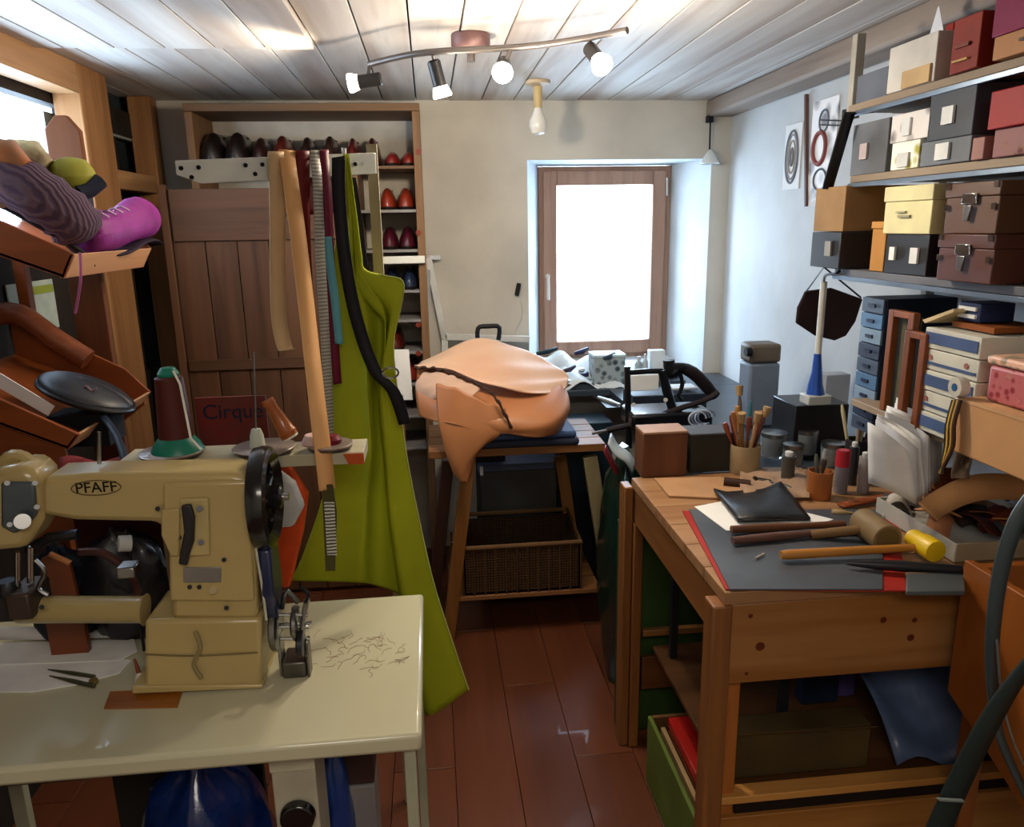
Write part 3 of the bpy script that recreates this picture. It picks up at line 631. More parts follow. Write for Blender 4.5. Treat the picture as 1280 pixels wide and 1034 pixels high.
for p0, p1 in (((60, 837), (118, 846)), ((62, 845), (118, 858))):
    a, b = P(*p0, Z=ZT+.006), P(*p1, Z=ZT+.006); G().tube([a, lerp(a, b, .45), lerp(a, b, .55), b], [.0012, .004, .0045, .004], 8).build('blade', mat('6f6a52', .3, .8), t)
b = P(117, 852, Z=ZT+.006); G().cyl(b-Vector((0, 0, .004)), b+Vector((0, 0, .004)), .008, n=12).build('pivot', mat('8a7440', .4, .6), t)
t = root('small_bottle', 'small clear oil dropper standing at the base of the sewing machine', 'bottle', P(176, 858, Z=ZT))
q = P(176, 858, Z=ZT); G().lathe([(.009, 0), (.009, .02), (.004, .03)], q, 12).build('bottle_body', mat('c9c4b4', .3), t); G().cyl(q+Vector((0, 0, .03)), q+Vector((-.004, 0, .058)), .0045, .0025, 8).build('tip', mat('7a3a22', .4), t)
g = G()
for k in range(46):
    c = P(random.uniform(385, 500), random.uniform(795, 838), Z=ZT+.0015); an = random.uniform(0, 6.3); pts = []
    for i in range(7): pts.append(c.copy()); an += random.uniform(-1, 1); c = c+Vector((.006*math.cos(an), .006*math.sin(an), 0))
    g.tube(pts, .0004, 4)
o = solo(g, 'thread_scraps', mat('84604a', .8), 'loose brown thread scraps scattered on the white sewing table', 'thread'); o['kind'] = 'stuff'
# under the table
t = root('control_box', 'beige switch box with a round black knob under the sewing table', 'control box', P(370, 1040, Y=1.25))
a, b = P(336, 944, Y=1.22), P(403, 1060, Y=1.22)
G().box(a.x, 1.22, b.z-.12, b.x, 1.32, ZT-.075).build('housing', mat('b9b39c', .4), t, bevel=.004)
G().box(a.x+.01, 1.25, ZT-.076, b.x-.01, 1.30, ZT-.0355).build('bracket', DMETAL, t)
G().box(a.x-.001, 1.216, a.z-.035, b.x+.001, 1.2195, a.z-.0).build('cover_lip', mat('c4bea6', .4), t, bevel=.001)
c = P(373, 1018, Y=1.215); G().cyl(c, c-Vector((0, .018, 0)), .033, .03, 28).build('knob', mat('0d0d0e', .2, coat=.5), t, bevel=.003)
BLUEP = mat('0b2c70', .25, coat=.5, var=.25, bump=.6, bscale=40)
q = P(250, 1000, Y=1.40); sack(q.x, 1.42, 0, .26, .25, P(250, 948, Y=1.4).z, BLUEP, 'shiny blue plastic sack standing under the sewing table')
q = P(420, 1000, Y=1.46); sack(q.x+.002, 1.46, 0, .07, .12, P(420, 945, Y=1.4).z, mat('133f8c', .3, coat=.4), 'narrow blue plastic bag beside the beige switch box', seed=3)
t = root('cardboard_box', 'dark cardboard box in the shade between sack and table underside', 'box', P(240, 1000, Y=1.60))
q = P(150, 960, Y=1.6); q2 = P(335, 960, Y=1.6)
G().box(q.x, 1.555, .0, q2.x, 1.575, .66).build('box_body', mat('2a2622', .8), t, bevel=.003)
t = root('grey_bin', 'small grey bin on the floor behind the beige switch box', 'bin', P(450, 1034, Y=1.55))
a, b = P(430, 985, Y=1.46), P(468, 985, Y=1.46)
G().box(a.x, 1.46, 0, b.x, 1.56, a.z).build('bin_body', mat('8a8684', .5), t, bevel=.006)
G().box(a.x, 1.465, a.z+.001, b.x, 1.55, ZT-.06).build('bin_lid', mat('4a3430', .6), t, bevel=.003)
t = root('motor', 'black electric motor hanging under the sewing table', 'motor', P(100, 980, Y=1.4))
q = P(70, 985, Y=1.42); G().cyl((q.x-.12, 1.42, .60), (q.x+.09, 1.42, .60), .07, n=28).build('motor_body', BLACKM, t, bevel=.006)
G().box(q.x-.06, 1.37, .66, q.x+.05, 1.47, ZT-.036).build('mount', BLACKM, t)

# ---------------------------------------------------------------- thread stand
ZB = P(330, 562, Y=1.5).z
a, b = P(150, 560, Y=1.5), P(456, 560, Y=1.5)
t = root('thread_stand', 'pale wooden thread stand with three dark dished plates behind the sewing machine', 'stand', ((a.x+b.x)/2, 1.52, ZT))
G().box(a.x, 1.47, ZB-.03, b.x, 1.57, ZB-.006).build('stand_board', mat('b5ad93', .6, kind='wood', h2='9b927a', axis=0, scale=10), t, bevel=.002)
for x in (P(195, 600, Y=1.5).x, P(300, 600, Y=1.5).x): G().box(x-.01, 1.52, ZT, x+.01, 1.54, ZB-.031).build('leg', mat('6f5a40', .6), t)
G().prism([(b.x-.04, 1.4695, ZB-.008), (b.x, 1.4695, ZB-.008), (b.x, 1.4695, ZB-.03), (b.x-.03, 1.4695, ZB-.03)], (0, -.002, 0)).build('end_patch', mat('c0531e', .5), t, label='orange patch on the board end')
plates = []
for px in (214, 330, 412):
    c = P(px, 555, Y=1.5); r = (.06 if px < 400 else .045)
    G().lathe([(r*.5, -.006), (r*.95, -.001), (r, .004), (r*.97, .005), (r*.5, .0), (.004, -.001)], (c.x, 1.50, ZB), 36).build('thread_plate', mat('4a3b35', .4, .3), t)
    G().lathe([(r*1.0, .0035), (r*1.03, .006), (r*1.0, .0075)], (c.x, 1.50, ZB), 36).build('plate_rim', mat('9a8a80', .35, .4), t); plates.append(c)
def cone(px, pybot, h, r0, r1, coreM, threadM, lab, name='thread_cone', y=1.5):
    c = P(px, pybot, Y=y); c = Vector((c.x, y, ZB+.007))
    t = root(name, lab, 'thread', c)
    G().lathe([(r0*1.5, 0), (r0*1.35, .012), (r0*.98, .028)], c, 28).build('cone_base', coreM, t)
    G().lathe([(r0, .022), (r0*.98, .03), (r1, h*.88), (r1*.8, h*.9)], c, 28).build('thread_winding', threadM, t)
    G().lathe([(r1*.72, h*.9-.001), (r1*.78, h*.93), (r1*.5, h)], c, 20).build('cone_tip', coreM, t); return t
cone(222, 560, .165, .033, .026, mat('0f7a63', .35), mat('3d1812', .5, kind='stripe', h2='5a261a', axis=2, scale=90), 'tall cone of dark brown thread on a green core')
tt = bpy.data.objects['thread_cone']; c = ORG['thread_cone']
G().tube([c+Vector((.014, -.012, .16)), c+Vector((.026, -.02, .135)), c+Vector((.036, -.028, .03)), c+Vector((.055, -.035, .008))], .0025, 6).build('thread_tail', WHITEP, tt, label='white loose thread end')
c = P(322, 556, Y=1.5); c = Vector((c.x, 1.5, ZB+.001))
t = root('thread_spindle', 'white cone holder with a thin upright steel spindle on the middle plate', 'spindle', c)
G().lathe([(.016, 0), (.013, .03), (.009, .042)], c, 20).build('holder', mat('b9bfae', .4), t)
G().cyl(c+Vector((0, 0, .042)), P(317, 440, Y=1.5), .002, n=8).build('spindle_rod', METAL, t)
a, b = P(334, 500, Y=1.48), P(362, 545, Y=1.48)
t = root('wooden_spool', 'orange-brown varnished wooden spool leaning on the middle plate', 'spool', b)
G().tube([a, lerp(a, b, .12), lerp(a, b, .16), lerp(a, b, .85), lerp(a, b, .88), b], [.012, .013, .011, .017, .019, .017], 20).build('spool_body', mat('a55a1e', .35, kind='wood', h2='8a4412', axis=2, coat=.3), t)
G().cyl(b, b+(b-a).normalized()*.004, .0165, n=20).build('end_cap', mat('d8d2c4', .5), t)
c = P(392, 540, Y=1.5)
t = root('thread_reel', 'low reel of pale pink and crimson thread on the smallest plate', 'thread', (c.x+.01, 1.5, ZB+.006))
G().lathe([(.024, 0), (.026, .004), (.018, .02)], (c.x, 1.5, ZB+.006), 20).build('reel_side', mat('c7a7a0', .5), t)
G().lathe([(.018, .0), (.020, .01), (.012, .018)], (c.x+.035, 1.5, ZB+.006), 20).build('thread_winding', mat('6e1424', .5), t)
# red tin sign behind
t = root('tin_sign', 'red and brown sign with dark curly lettering leaning behind the thread stand', 'sign', P(292, 540, Y=1.66))
a, b = P(243, 498, Y=1.66), P(336, 545, Y=1.66)
G().box(a.x, 1.66, ZT+.001, b.x, 1.668, a.z).build('sign_board', mat('6e2420', .7, var=.3, h2='553026', scale=30), t)
text('Cirque', 'lettering', .046, P(291, 515, Y=1.658), (90, 0, 0), mat('1b2038', .5), t)
# red cloth and green-tipped things behind the machine top
t = root('red_cloth', 'rumpled dark red cloth lying behind the sewing machine arm', 'cloth', P(150, 575, Y=1.48))
rows = [[P(px, 590-16*math.sin(v*1.4)+4*math.sin(px*.09+v*3), Y=1.585+.05*v) for px in range(75, 215, 7)] for v in (0, .3, .6, 1)]
G().sheet(rows).build('cloth_sheet', mat('7d2018', .8), t, solid=.004)
G().box(P(85, 590, Y=1.6).x, 1.59, ZT+.001, P(200, 590, Y=1.6).x, 1.63, P(100, 600, Y=1.6).z).build('cloth_core', mat('3a1510', .9), t)
# orange and white bag between wheel and apron
c = P(355, 700, Y=1.60)
t = root('carrier_bag', 'orange carrier bag with a white bundle behind the handwheel', 'bag', c)
G().prism([P(343, 572, Y=1.6), P(352, 570, Y=1.6), P(384, 620, Y=1.6), P(378, 668, Y=1.6), P(362, 735, Y=1.6), P(330, 738, Y=1.6), P(330, 640, Y=1.6)], (0, .03, 0)).build('bag_body', mat('d04a1c', .5, var=.2), t, bevel=.006)
g = G(); g.prism([P(343, 586, Y=1.575), P(368, 604, Y=1.575), P(380, 634, Y=1.575), P(366, 660, Y=1.575), P(340, 662, Y=1.575)], (0, .024, 0)); g.build('bundle', mat('c4c4c4', .6, bump=.5, bscale=30), t, bevel=.008)

# ---------------------------------------------------------------- shoe display stand on the wall side
XF = -.85
t = root('display_stand', 'brown wooden display stand with two sloping shoe trays by the side window', 'stand', (-1.0, 2.1, 0))
yb2 = 2.32
e = [P(62, 146, Y=yb2), P(88, 145, Y=yb2), P(99, 160, Y=yb2), P(104, 240, Y=yb2), P(122, 420, Y=yb2), P(130, 600, Y=yb2), P(85, 600, Y=yb2), P(58, 200, Y=yb2), P(55, 158, Y=yb2)]
xa, xb = P(55, 160, Y=yb2).x, P(99, 160, Y=yb2).x; zt_ = P(75, 144, Y=yb2).z
G().prism([(xa, yb2, .0), (xb, yb2, 0), (xb, yb2, zt_-.04), (xb-.03, yb2, zt_), (xa+.03, yb2, zt_), (xa, yb2, zt_-.035)], (0, .022, 0)).build('upright_board', mat('6e3c1a', .6, kind='wood', h2='52280e', axis=2, scale=10), t, bevel=.003)
def tray(nc, fc, lip_h, rise, back, mside):
    # nc, fc: lower near and far corner of the lip; tray climbs towards the wall
    nc, fc = Vector(nc), Vector(fc); fc.z = nc.z; fc.x = nc.x
    bk = Vector((-back, 0, rise)); upv = Vector((.03, 0, lip_h))
    G().prism([nc, fc, fc+upv, nc+upv], (-.010, 0, 0)).build('front_lip', mat('cf9a70', .5, kind='wood', h2='b9825a', axis=1), t, bevel=.002)
    G().prism([nc, nc+upv, nc+upv*1.0+Vector((-.04, 0, .022)), nc+bk+Vector((0, 0, lip_h+.05)), nc+bk], (0, .010, 0)).build('near_side', mside, t, bevel=.002)
    G().prism([fc, fc+upv, fc+upv+Vector((-.06, 0, .07)), fc+bk+Vector((0, 0, lip_h+.08)), fc+bk], (0, -.010, 0)).build('far_side', mside, t, bevel=.002)
    G().prism([nc, fc, fc+bk, nc+bk], (0, 0, .008)).build('tray_floor', mside, t)
SIDEW = mat('94491c', .42, kind='wood', h2='73380f', axis=0, scale=9)
tray(P(80, 348, X=XF), P(180, 335, X=XF), .055, .13, .32, SIDEW)
tray(P(85, 562, X=XF), P(180, 520, X=XF), .035, .15, .32, SIDEW)
q = P(85, 562, X=XF); G().prism([(XF-.012, q.y+.012, q.z-.001), (XF-.33, q.y+.012, q.z+.145), (XF-.33, q.y+.012, q.z-.22), (XF-.012, q.y+.012, q.z-.22)], (0, .01, 0)).build('skirt_board', SIDEW, t)
G().prism([P(100, 452, Y=2.27), P(128, 455, Y=2.27), P(178, 488, Y=2.27), P(181, 506, Y=2.27), P(150, 530, Y=2.27), P(100, 530, Y=2.27)], (0, .012, 0)).build('end_board', SIDEW, t, bevel=.002)
# extra brown upper arc of lower tray (curved top rail)
G().tube(curve([P(-20, 400, Y=2.2), P(20, 392, Y=2.2), P(70, 425, Y=2.2), P(110, 450, Y=2.2)], 12), .03, 12).build('curved_rail', mat('8a4a2a', .4, kind='wood', h2='6e3418', axis=0), t, label='dark curved wooden rail')
for yy in (1.82, 2.28): G().box(-1.15, yy, 0, -1.12, yy+.03, 1.55).build('leg', SIDEW, t, bevel=.002)
# pale poster on the glass beyond
a = P(40, 415, X=PX-.035); 
t = root('window_poster', 'pale poster with a green stripe fixed inside the side window', 'poster', P(40, 415, X=PX-.03))
y0_, y1_ = P(12, 380, X=PX-.03).y, P(70, 380, X=PX-.03).y; zt2, zb2 = P(40, 352, X=PX-.03).z, P(40, 418, X=PX-.03).z
G().box(PX-.034, y0_, zb2, PX-.03, y1_, zt2).build('sheet', mat('b4bdb2', .6, var=.12, h2='8fa39a', scale=20), t)
G().box(PX-.0295, lerp(y0_, y1_, .45), lerp(zb2, zt2, .74), PX-.0285, lerp(y0_, y1_, .98), lerp(zb2, zt2, .9)).build('stripe', mat('8d9a3a', .6), t)
# contents of trays: knitted shoe, purple shoes, cap
def blob(path, rads, squash, m_, name, parent=None, n=20, **k):
    """loft of ellipses along a path: rads list of (horizontal, vertical)"""
    pts = [Vector(p) for p in path]; rows = []; kk = len(pts)
    for i, p in enumerate(pts):
        d = (pts[min(i+1, kk-1)]-pts[max(i-1, 0)]).normalized(); s_ = d.cross(Vector((0, 0, 1))).normalized(); u = s_.cross(d)
        rows.append([p+s_*rads[i][0]*math.cos(2*math.pi*j/n)+u*rads[i][1]*(math.sin(2*math.pi*j/n) if math.sin(2*math.pi*j/n) > 0 else squash*math.sin(2*math.pi*j/n)) for j in range(n+1)])
    g = G().sheet(rows); g.f.append(tuple(range(n))); g.f.append(tuple((kk-1)*(n+1)+i for i in reversed(range(n))))
    return g.build(name, m_, parent, smooth=70, **k)
t = root('knitted_slipper', 'long mauve and grey striped knitted slipper in the upper tray', 'slipper', P(60, 300, Y=1.95))
cs = curve([P(-40, 205, Y=2.02), P(10, 226, Y=2.02), P(50, 250, Y=2.02), P(85, 276, Y=2.04), P(104, 300, Y=2.06)], 14)
blob(cs, [(.065, .072+.004*math.sin(i*3)) for i in range(12)]+[(.055, .06), (.03, .035)], .8, mat('4d3a4c', .95, kind='stripe', h2='655059', axis=1, scale=34, bump=.6), 'knitted_upper', t)
blob([p-Vector((0, -.01, .066)) for p in cs], [(.04, .010)]*13+[(.03, .008)], 1, mat('231c1c', .7), 'sole', t)
t = root('purple_shoe', 'bright purple lace-up shoe at the end of the upper tray', 'shoe', P(150, 320, Y=2.05))
PUR = mat('8c2f80', .5, var=.15, scale=30, bump=.3, bscale=120)
cs = curve([P(106, 294, Y=2.1), P(122, 291, Y=2.16), P(146, 287, Y=2.24), P(166, 276, Y=2.34), P(180, 275, Y=2.42), P(188, 282, Y=2.46)], 14)
blob(cs, [(.035, .045), (.045, .055), (.05, .06), (.05, .058), (.048, .055), (.045, .05), (.045, .05), (.048, .056), (.05, .062), (.05, .064), (.048, .06), (.045, .055), (.035, .045), (.018, .025)], .9, PUR, 'upper', t)
blob([p-Vector((0, .0, .060)) for p in cs[2:13]], [(.036, .008)]*11, 1, mat('2c2230', .6), 'sole', t)
for i in range(4):
    c = lerp(P(126, 270, Y=2.12), P(152, 262, Y=2.2), i/3); G().tube(curve([c+Vector((-.02, 0, -.005)), c+Vector((0, -.01, .008)), c+Vector((.02, 0, -.004))], 6), .003, 6).build('lace', mat('d0a8cc', .6), t)
G().tube(curve([P(100, 316, Y=1.82), P(101, 345, Y=1.8), P(98, 370, Y=1.8), P(94, 392, Y=1.8)], 10), .003, 6).build('lace', mat('9c4c74', .6), t, label='long loose purple lace end')
t = root('mustard_shoe', 'mustard yellow shoe heel above the knitted slipper', 'shoe', P(95, 235, Y=2.12))
cs = curve([P(66, 222, Y=2.1), P(80, 222, Y=2.12), P(100, 222, Y=2.14), P(118, 220, Y=2.16)], 8)
blob(cs, [(.03, .028), (.042, .04), (.048, .046), (.05, .05), (.05, .05), (.045, .048), (.04, .042), (.02, .02)], 1, mat('8f8a2c', .6), 'upper', t)
blob([P(96, 242, Y=2.1), P(110, 238, Y=2.12), P(125, 226, Y=2.14)], [(.03, .02)]*3, 1, mat('222432', .6), 'heel', t)
G().box(P(85, 250, Y=2.13).x-.02, 2.1, P(85, 290, Y=2.13).z, P(85, 250, Y=2.13).x+.05, 2.16, P(85, 243, Y=2.13).z).build('insert', mat('2b2a33', .7), t)
for px, py, y, col, lab in ((2, 196, 2.0, 'a4602e', 'small copper-brown shoe against the bright side window'), (32, 196, 2.1, 'c9bb8a', 'pale silver-beige slipper against the bright side window')):
    c = P(px, py, Y=y); t = root('slipper', lab, 'slipper', c-Vector((0, 0, .04)))
    blob([c+Vector((-.05, 0, -.02)), c+Vector((-.02, 0, 0)), c+Vector((.02, 0, .0)), c+Vector((.05, 0, -.025))], [(.02, .02), (.03, .045), (.035, .04), (.02, .02)], 1, mat(col, .4, h2='7a6040', scale=50), 'upper', t)
    G().box(c.x-.03, c.y-.02, P(px, 260, Y=y).z, c.x+.03, c.y+.02, c.z-.03).build('last', mat('6b4a30', .6), t)
t = root('leather_beret', 'flat black leather cap with a small pale emblem in the lower tray', 'cap', P(110, 530, Y=1.95))
cc = P(108, 492, Y=1.95)
g = G(); rows = []
for i in range(9):
    v = i/8; r = math.cos(v*math.pi/2)
    rows.append([cc+Vector((.10*r*math.cos(a), .09*r*math.sin(a), .035*math.sin(v*math.pi/2)-.10*r*math.cos(a)*.42)) for a in [2*math.pi*j/28 for j in range(29)]])
g.sheet(rows).build('crown', mat('24242a', .45), t, solid=.006, smooth=70)
G().tube([cc+Vector((.102*math.cos(a), .092*math.sin(a), -.003-.102*math.cos(a)*.42)) for a in [2*math.pi*j/28 for j in range(29)]], .007, 8, cap=False).build('cap_band', mat('101014', .4), t)
c = cc+Vector((.03, -.045, .018)); G().tube(curve([c+Vector((-.018, 0, .004)), c+Vector((-.006, -.003, .010)), c+Vector((.004, -.003, -.002)), c+Vector((.016, -.003, .003))], 8), .0025, 6).build('emblem', mat('93737a', .5), t)
G().box(cc.x-.08, 1.9, P(100, 555, Y=1.93).z, cc.x+.06, 2.0, cc.z-.045).build('cap_stand', mat('17171b', .8), t)
t = root('white_card', 'white blank card lying at the near side of the lower tray', 'card', P(35, 500, Y=1.86))
G().prism([P(-10, 462, Y=1.86), P(2, 468, Y=1.86), P(68, 508, Y=1.86), P(60, 520, Y=1.86), P(-10, 480, Y=1.86)], (0, .003, 0)).build('sheet', PAPER, t)
t = root('dark_strap', 'dark blue strap trailing from the lower tray to the red cloth', 'strap', P(155, 570, Y=1.75))
band([P(120, 510, Y=1.95), P(140, 535, Y=1.78), P(152, 560, Y=1.66), P(158, 585, Y=1.6)], Vector((.018, 0, .0)), 14).build('strap_band', mat('18202e', .5), t, solid=.003)

# ---------------------------------------------------------------- trestle and hide
YT = 2.72
t = root('trestle_stool', 'wooden trestle work stool with splayed legs and a low shelf', 'stool', (.32, 2.9, 0))
TW = mat('93653c', .5, kind='wood', h2='72492a', axis=0, scale=10, bump=.15); TWZ = mat('9a6a3c', .5, kind='wood', h2='75491f', axis=2, scale=10, bump=.15); TWP = mat('8f8363', .5, kind='wood', h2='776b4c', axis=2, scale=10)
a, b = P(536, 572, Y=YT), P(757, 566, Y=YT)
zt3 = P(640, 560, Y=YT).z
for i in range(4): G().box(a.x, YT+i*.1, zt3-.03, b.x, YT+i*.1+.096, zt3).build('top_board', TW, t, bevel=.003)
fl1 = P(558, 782, Z=0); fl2 = P(778, 800, Z=0)
G().bar(P(586, 574, Y=YT+.03), (P(560, 782, Z=0).x, YT+.03, 0), .05, .035, (0, 1, 0)).build('leg', TWZ, t, bevel=.003)
G().bar(P(737, 570, Y=YT+.03), (P(770, 782, Z=0).x, YT+.03, 0), .055, .035, (0, 1, 0)).build('leg', TWP, t, bevel=.003, label='paler greenish grey leg')
G().bar(P(560, 575, Y=YT+.36), (fl1.x-.05, YT+.36, 0), .05, .035, (0, 1, 0)).build('leg', mat('5c3a2c', .5, kind='wood', h2='452a20', axis=2, scale=10), t, bevel=.003)
G().bar(P(700, 570, Y=YT+.36), (P(725, 700, Y=YT+.36).x, YT+.36, 0), .05, .035, (0, 1, 0)).build('leg', TWZ, t, bevel=.003)
zs = P(650, 745, Y=YT).z
for i in range(3): G().box(P(562, 745, Y=YT).x, YT+.02+i*.13, zs-.018, P(752, 745, Y=YT).x, YT+.02+i*.13+.115, zs).build('shelf_slat', TW, t, bevel=.002)
# wicker basket
bx0, bx1 = P(580, 745, Y=YT+.03).x, P(726, 745, Y=YT+.03).x; bh = P(650, 682, Y=YT+.03).z-zs
t = root('wicker_basket', 'brown woven rectangular basket on the low shelf of the trestle', 'basket', ((bx0+bx1)/2, YT+.17, zs+.001))
WK = mat('5d4023', .7, kind='weave', h2='2e1d0f', scale=28, bump=.9)
y0, y1 = YT+.03, YT+.34
zz0, zz1 = zs+.001, zs+bh
for (xa, ya, xb, yb) in ((bx0, y0, bx1, y0+.01), (bx0, y1-.01, bx1, y1), (bx0, y0, bx0+.01, y1), (bx1-.01, y0, bx1, y1)):
    G().box(xa, ya, zz0, xb, yb, zz1).build('basket_side', WK, t)
G().box(bx0, y0, zz0, bx1, y1, zz0+.008).build('basket_floor', WK, t)
G().tube([(bx0, y0, zz1), (bx1, y0, zz1), (bx1, y1, zz1+.02), (bx0, y1, zz1+.02), (bx0, y0, zz1)], .010, 8).build('rim', mat('6d4c2c', .6), t)
for i in range(12):
    x = lerp(bx0, bx1, i/11); G().cyl((x, y0-.003, zz0), (x, y0-.003, zz1), .004, n=6).build('stake', mat('4d3319', .7), t)
# grey box behind basket
t = root('storage_crate', 'dark grey plastic crate with a blue-grey lid behind the basket', 'crate', P(650, 660, Y=3.2))
a, b = P(602, 650, Y=3.14), P(696, 586, Y=3.14)
G().box(a.x, 3.14, 0, b.x, 3.35, b.z).build('crate_body', mat('4c4a46', .6), t, bevel=.006)
G().box(a.x-.01, 3.135, b.z+.001, b.x+.01, 3.355, b.z+.035).build('lid', mat('59637c', .5), t, bevel=.006)
G().box(a.x-.002, 3.130, b.z-.01, a.x+.012, 3.1345, b.z+.03).build('clip', WHITEP, t)
def wire_grid(name, px0, px1, py, lab, cnt):
    t = root(name, lab, 'rack', P(px0, py, Y=YT+.05)); a, b = P(px0, py, Y=YT+.42), P(px1, py, Y=YT+.42)
    for i in range(cnt): z = .03+i*.05; G().cyl((a.x, YT+.45, z), (b.x, YT+.45, z), .006, n=6).build('wire', CHROME, t)
    for x in (a.x, b.x): G().cyl((x, YT+.455, 0), (x, YT+.455, .03+cnt*.05), .005, n=6).build('wire_post', CHROME, t)
wire_grid('wire_rack', 728, 752, 735, 'small chrome wire rack on the floor between the basket and the bench', 5)
wire_grid('wire_rack', 566, 582, 720, 'small chrome wire rack between the basket and the hanging green apron', 5)
# cushion and hide on the trestle
t = root('seat_cushion', 'dark blue padded mat folded under the leather hide', 'mat', P(660, 560, Y=YT+.1))
q0, q1 = P(590, 555, Y=YT).x, P(724, 555, Y=YT).x
G().box(q0, YT-.01, zt3+.001, q1, YT+.36, zt3+.028).build('lower_layer', mat('2a3044', .7), t, bevel=.010)
G().box(q0+.03, YT-.005, zt3+.029, q1-.01, YT+.34, zt3+.055).build('upper_layer', mat('3b4c74', .7), t, bevel=.010)
t = root('leather_hide', 'large folded tan leather hide draped over the trestle stool', 'leather', P(620, 560, Y=YT))
HID = mat('b8794c', .45, var=.14, scale=5, h2='9e6238', bump=.1, bscale=30); HIDI = mat('c9a48c', .7, var=.1, scale=8)
zc = zt3+.056
def hide(rows_px, m_, name, lab=None, th=.005):
    rows = []
    cr = [curve([P(x, y, Y=Yd) for x, y, Yd in r], 26) for r in rows_px]
    nrow = 22
    cols = [curve([r[j] for r in cr], nrow) for j in range(26)]
    rows = [[cols[j][i]+Vector((0, 0, .003*math.sin(j*.9+i*.7))) for j in range(26)] for i in range(nrow)]
    return G().sheet(rows).build(name, m_, t, solid=th, smooth=80, label=lab)
# body (under fold)
hide([[(522, 458, 2.98), (560, 462, 2.93), (620, 478, 2.88), (690, 480, 2.88), (706, 482, 2.92)],
      [(520, 490, 2.85), (560, 500, 2.74), (620, 520, 2.68), (690, 522, 2.68), (712, 510, 2.8)],
      [(524, 520, 2.8), (560, 530, 2.68), (625, 542, 2.66), (680, 546, 2.66), (700, 540, 2.75)]], HID, 'lower_fold')
hide([[(545, 480, 2.75), (570, 485, 2.70), (600, 500, 2.68), (632, 510, 2.68)],
      [(548, 525, 2.70), (575, 530, 2.67), (605, 540, 2.66), (628, 540, 2.66)],
      [(556, 560, 2.69), (570, 575, 2.67), (585, 580, 2.67), (600, 560, 2.68)],
      [(566, 590, 2.69), (575, 600, 2.68), (583, 602, 2.68), (588, 590, 2.69)]], HID, 'hanging_corner')
hide([[(556, 442, 3.10), (590, 424, 3.05), (640, 432, 3.05), (690, 455, 3.0), (710, 470, 2.95)],
      [(530, 452, 3.00), (570, 442, 2.95), (630, 455, 2.9), (680, 475, 2.88), (709, 482, 2.9)],
      [(518, 458, 2.92), (560, 462, 2.84), (615, 482, 2.76), (670, 492, 2.78), (700, 493, 2.85)]], mat('d8b698', .42, var=.12, scale=4, h2='c9987a', bump=.1, bscale=30), 'upper_fold', 'paler folded-over upper flap')
pts = curve([P(518, 460, Y=2.90), P(545, 461, Y=2.84), P(575, 470, Y=2.77), P(602, 483, Y=2.72), P(620, 498, Y=2.66), P(640, 536, Y=2.65)], 46)
G().tube([p+Vector((0, -.004, .004*math.sin(i*1.7))) for i, p in enumerate(pts)], [.0055+.002*math.sin(i*1.9) for i in range(46)], 6).build('scalloped_edge', mat('3f2416', .7), t, label='dark scalloped edge')
hide([[(530, 466, 2.88), (560, 468, 2.80), (600, 486, 2.72)], [(520, 480, 2.86), (552, 490, 2.76), (590, 496, 2.70)], [(522, 505, 2.84), (545, 500, 2.76), (570, 500, 2.71)]], HIDI, 'inner_fold', 'suede underside')
t = root('bag_handle', 'black curved handle standing up behind the leather hide', 'handle', P(610, 420, Y=3.2))
G().tube(curve([P(597, 425, Y=3.2), P(598, 410, Y=3.2), P(610, 408, Y=3.2), P(624, 409, Y=3.2), P(623, 425, Y=3.2)], 14), .010, 8).build('grip', BLACKM, t)
G().box(P(590, 430, Y=3.2).x, 3.17, 0, P(628, 430, Y=3.2).x, 3.19, P(600, 428, Y=3.2).z).build('body_board', mat('3a3432', .7), t)

# ---------------------------------------------------------------- desk by the window
ZD = .86
t = root('window_desk', 'dark grey work desk in front of the window covered with tools', 'desk', (.9, 3.2, 0))
DK = mat('3a4450', .35, var=.12)
G().box(.36, 3.36, ZD-.03, XR-.01, YB-.01, ZD).build('desk_top', DK, t, bevel=.003)
G().box(.80, 2.12, ZD-.03, XR-.01, 3.358, ZD).build('side_top', DK, t, bevel=.003)
for x, yy in ((.40, 3.39), (.40, 3.6), (.76, 2.5), (1.38, 2.5)): G().box(x-.02, yy-.02, 0, x+.02, yy+.02, ZD-.031).build('leg', mat('23282c', .5), t)
def onD(px, py, dz=0): return P(px, py, Z=ZD+dz)
def dbox(name, px0, px1, py0, py1, Y, dep, m_, lab, cat, lid=None, zb_=None, group=None, part='box_body'):
    a, b = P(px0, py1, Y=Y), P(px1, py0, Y=Y); zb_ = ZD if zb_ is None else zb_
    t = root(name, lab, cat, ((a.x+b.x)/2, Y+dep/2, zb_+.001), group)
    G().box(a.x, Y, zb_+.001, b.x, Y+dep, b.z).build(part, m_, t, bevel=.003)
    if lid: G().box(a.x-.002, Y-.002, b.z, b.x+.002, Y+dep, b.z+.012).build('lid', lid, t, bevel=.002)
    return t
dbox('parts_box', 742, 782, 446, 486, 3.42, .12, mat('6f7c80', .5, kind='patch', h2='3c4650', scale=30), 'grey box of small parts with a pale lid on the window desk', 'box', lid=mat('c9dcdc', .4))
t = root('glare_sheets', 'crumpled white sheets standing in for glare on the desk clutter under the window', 'paper', P(730, 490, Y=3.45))  # white of the sheets paints the window glare over the clutter
